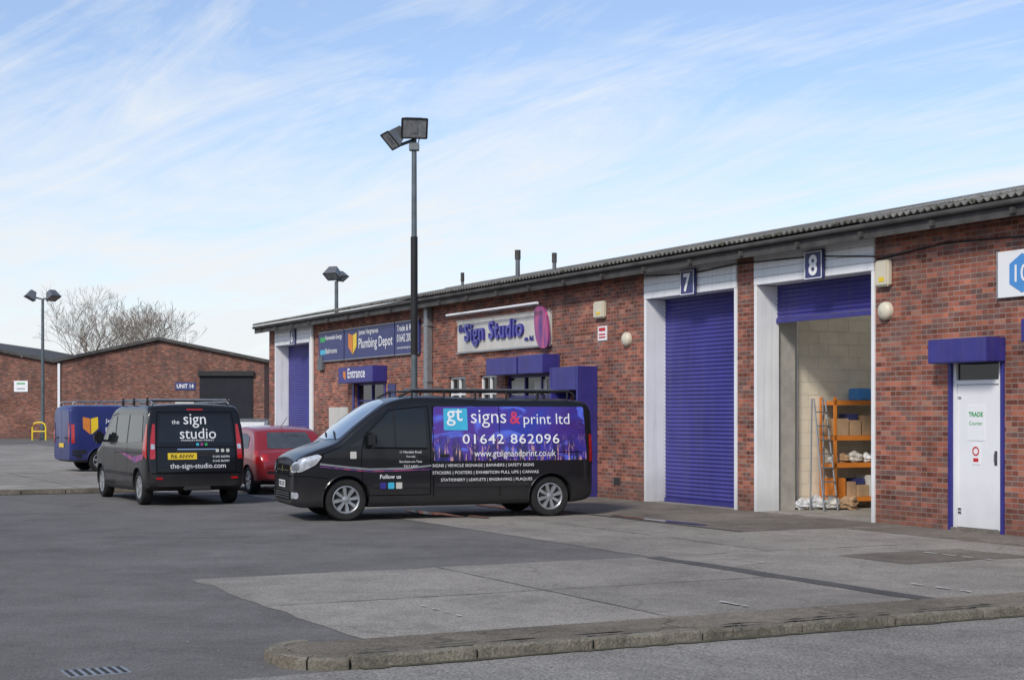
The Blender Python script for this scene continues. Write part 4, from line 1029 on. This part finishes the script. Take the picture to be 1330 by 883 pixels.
# ------------------------------------------------------------------ bare trees
def tree(name,x,y,h,seed):
    rr=random.Random(seed); V=[];F=[]
    def seg(p,q,r0,r1,n):
        d=(q-p).normalized(); a=Vector((0,0,1)) if abs(d.z)<.9 else Vector((1,0,0)); u=d.cross(a).normalized(); w=d.cross(u)
        o=len(V)
        for c,r in ((p,r0),(q,r1)):
            for j in range(n):
                t=2*math.pi*j/n; V.append(c+(u*math.cos(t)+w*math.sin(t))*r)
        for j in range(n): F.append((o+j,o+(j+1)%n,o+n+(j+1)%n,o+n+j))
    def grow(p,d,l,r,lev):
        k=3 if lev<3 else 2
        for i in range(k):
            q=p+d*(l/k); seg(p,q,max(r,.011),max(r*.86,.009),6 if lev<3 else 3); r*=.86; p=q
            d=(d+Vector((rr.uniform(-1,1),rr.uniform(-1,1),rr.uniform(-.4,.8)))*.16).normalized()
            if lev>0 and lev<6 and i<k-1 and rr.random()<.5:
                a=Vector((rr.uniform(-1,1),rr.uniform(-1,1),rr.uniform(-.1,.8))).normalized()
                grow(p,(d*.6+a*.8).normalized(),l*.66,r*.55,lev+1)
        if lev<7:
            for i in range(4 if lev<1 else (3 if lev<2 else 2)):
                a=Vector((rr.uniform(-1,1),rr.uniform(-1,1),rr.uniform(-.2,.7))).normalized()
                grow(p,(d*.75+a*.65).normalized(),l*rr.uniform(.70,.84),r*.70,lev+1)
    grow(Vector((0,0,0)),Vector((0,0,1)),h*.22,h*.024,0)
    zt=max(v.z for v in V); sc=h/zt
    V=[v*sc for v in V]
    o=mesh_obj(name,V,F,M['bark']); o.location=(x,y,0)
tree('bare_tree',-40.2,150,14.6,2); tree('bare_tree.001',-36.0,148,13.2,9)

# ------------------------------------------------------------------ sky & sun
w=bpy.data.worlds.new('World'); scene.world=w; w.use_nodes=True; nt=w.node_tree
bg=nt.nodes['Background']
sd=Vector((-.36,-.78,.66)).normalized()
el=math.asin(sd.z); az=math.atan2(sd.x,sd.y)
sky=node(nt,'ShaderNodeTexSky',sky_type='NISHITA',sun_disc=False,sun_elevation=el,sun_rotation=az,air_density=1.0,dust_density=.5,ozone_density=1.5)
tc=node(nt,'ShaderNodeTexCoord').outputs['Generated']
sp=node(nt,'ShaderNodeSeparateXYZ',{0:tc})
zc=math_(nt,'MAXIMUM',sp.outputs[2],0.0)
den=math_(nt,'ADD',zc,.10)
cv=node(nt,'ShaderNodeCombineXYZ',{0:math_(nt,'DIVIDE',sp.outputs[0],den),1:math_(nt,'DIVIDE',sp.outputs[1],den),2:0.0}).outputs[0]
rot=node(nt,'ShaderNodeVectorRotate',{'Vector':cv,'Angle':.9},rotation_type='Z_AXIS').outputs[0]
n1=noise(nt,cv,.8,6,.62,.5); n2=noise(nt,node(nt,'ShaderNodeVectorMath',{0:rot,1:(1.0,4.2,1.0)},operation='MULTIPLY').outputs[0],.65,7,.68,1.4)
base=mrange(nt,zc,.04,.26,1.00,-.02)
nz=math_(nt,'ADD',math_(nt,'MULTIPLY',math_(nt,'SUBTRACT',n1,.5),1.5),math_(nt,'MULTIPLY',math_(nt,'SUBTRACT',n2,.48),2.1))
mask=math_(nt,'ADD',base,nz,True)
mask=mrange(nt,mask,0,1,.12,.96)
skc=mixc(nt,1.0,sky.outputs[0],(.92,.96,1.08),'MULTIPLY')
col=mixc(nt,mask,skc,(5.8,6.0,6.2))
nt.links.new(col,bg.inputs[0]); bg.inputs[1].default_value=.15
sl=bpy.data.lights.new('sun','SUN'); sl.energy=2.9; sl.angle=math.radians(10); sl.color=(1,.94,.86)
so=bpy.data.objects.new('sun',sl); so.rotation_euler=sd.to_track_quat('Z','Y').to_euler(); scene.collection.objects.link(so)

# ------------------------------------------------------------------ camera
cam=bpy.data.cameras.new('camera'); cam.lens=54.14; cam.sensor_width=36; cam.shift_y=98.5/1330; cam.clip_end=8000; cam.clip_start=.1
co=bpy.data.objects.new('camera',cam); co.location=(0,0,1.65); co.rotation_euler=(math.radians(90),0,0)
scene.collection.objects.link(co); scene.camera=co
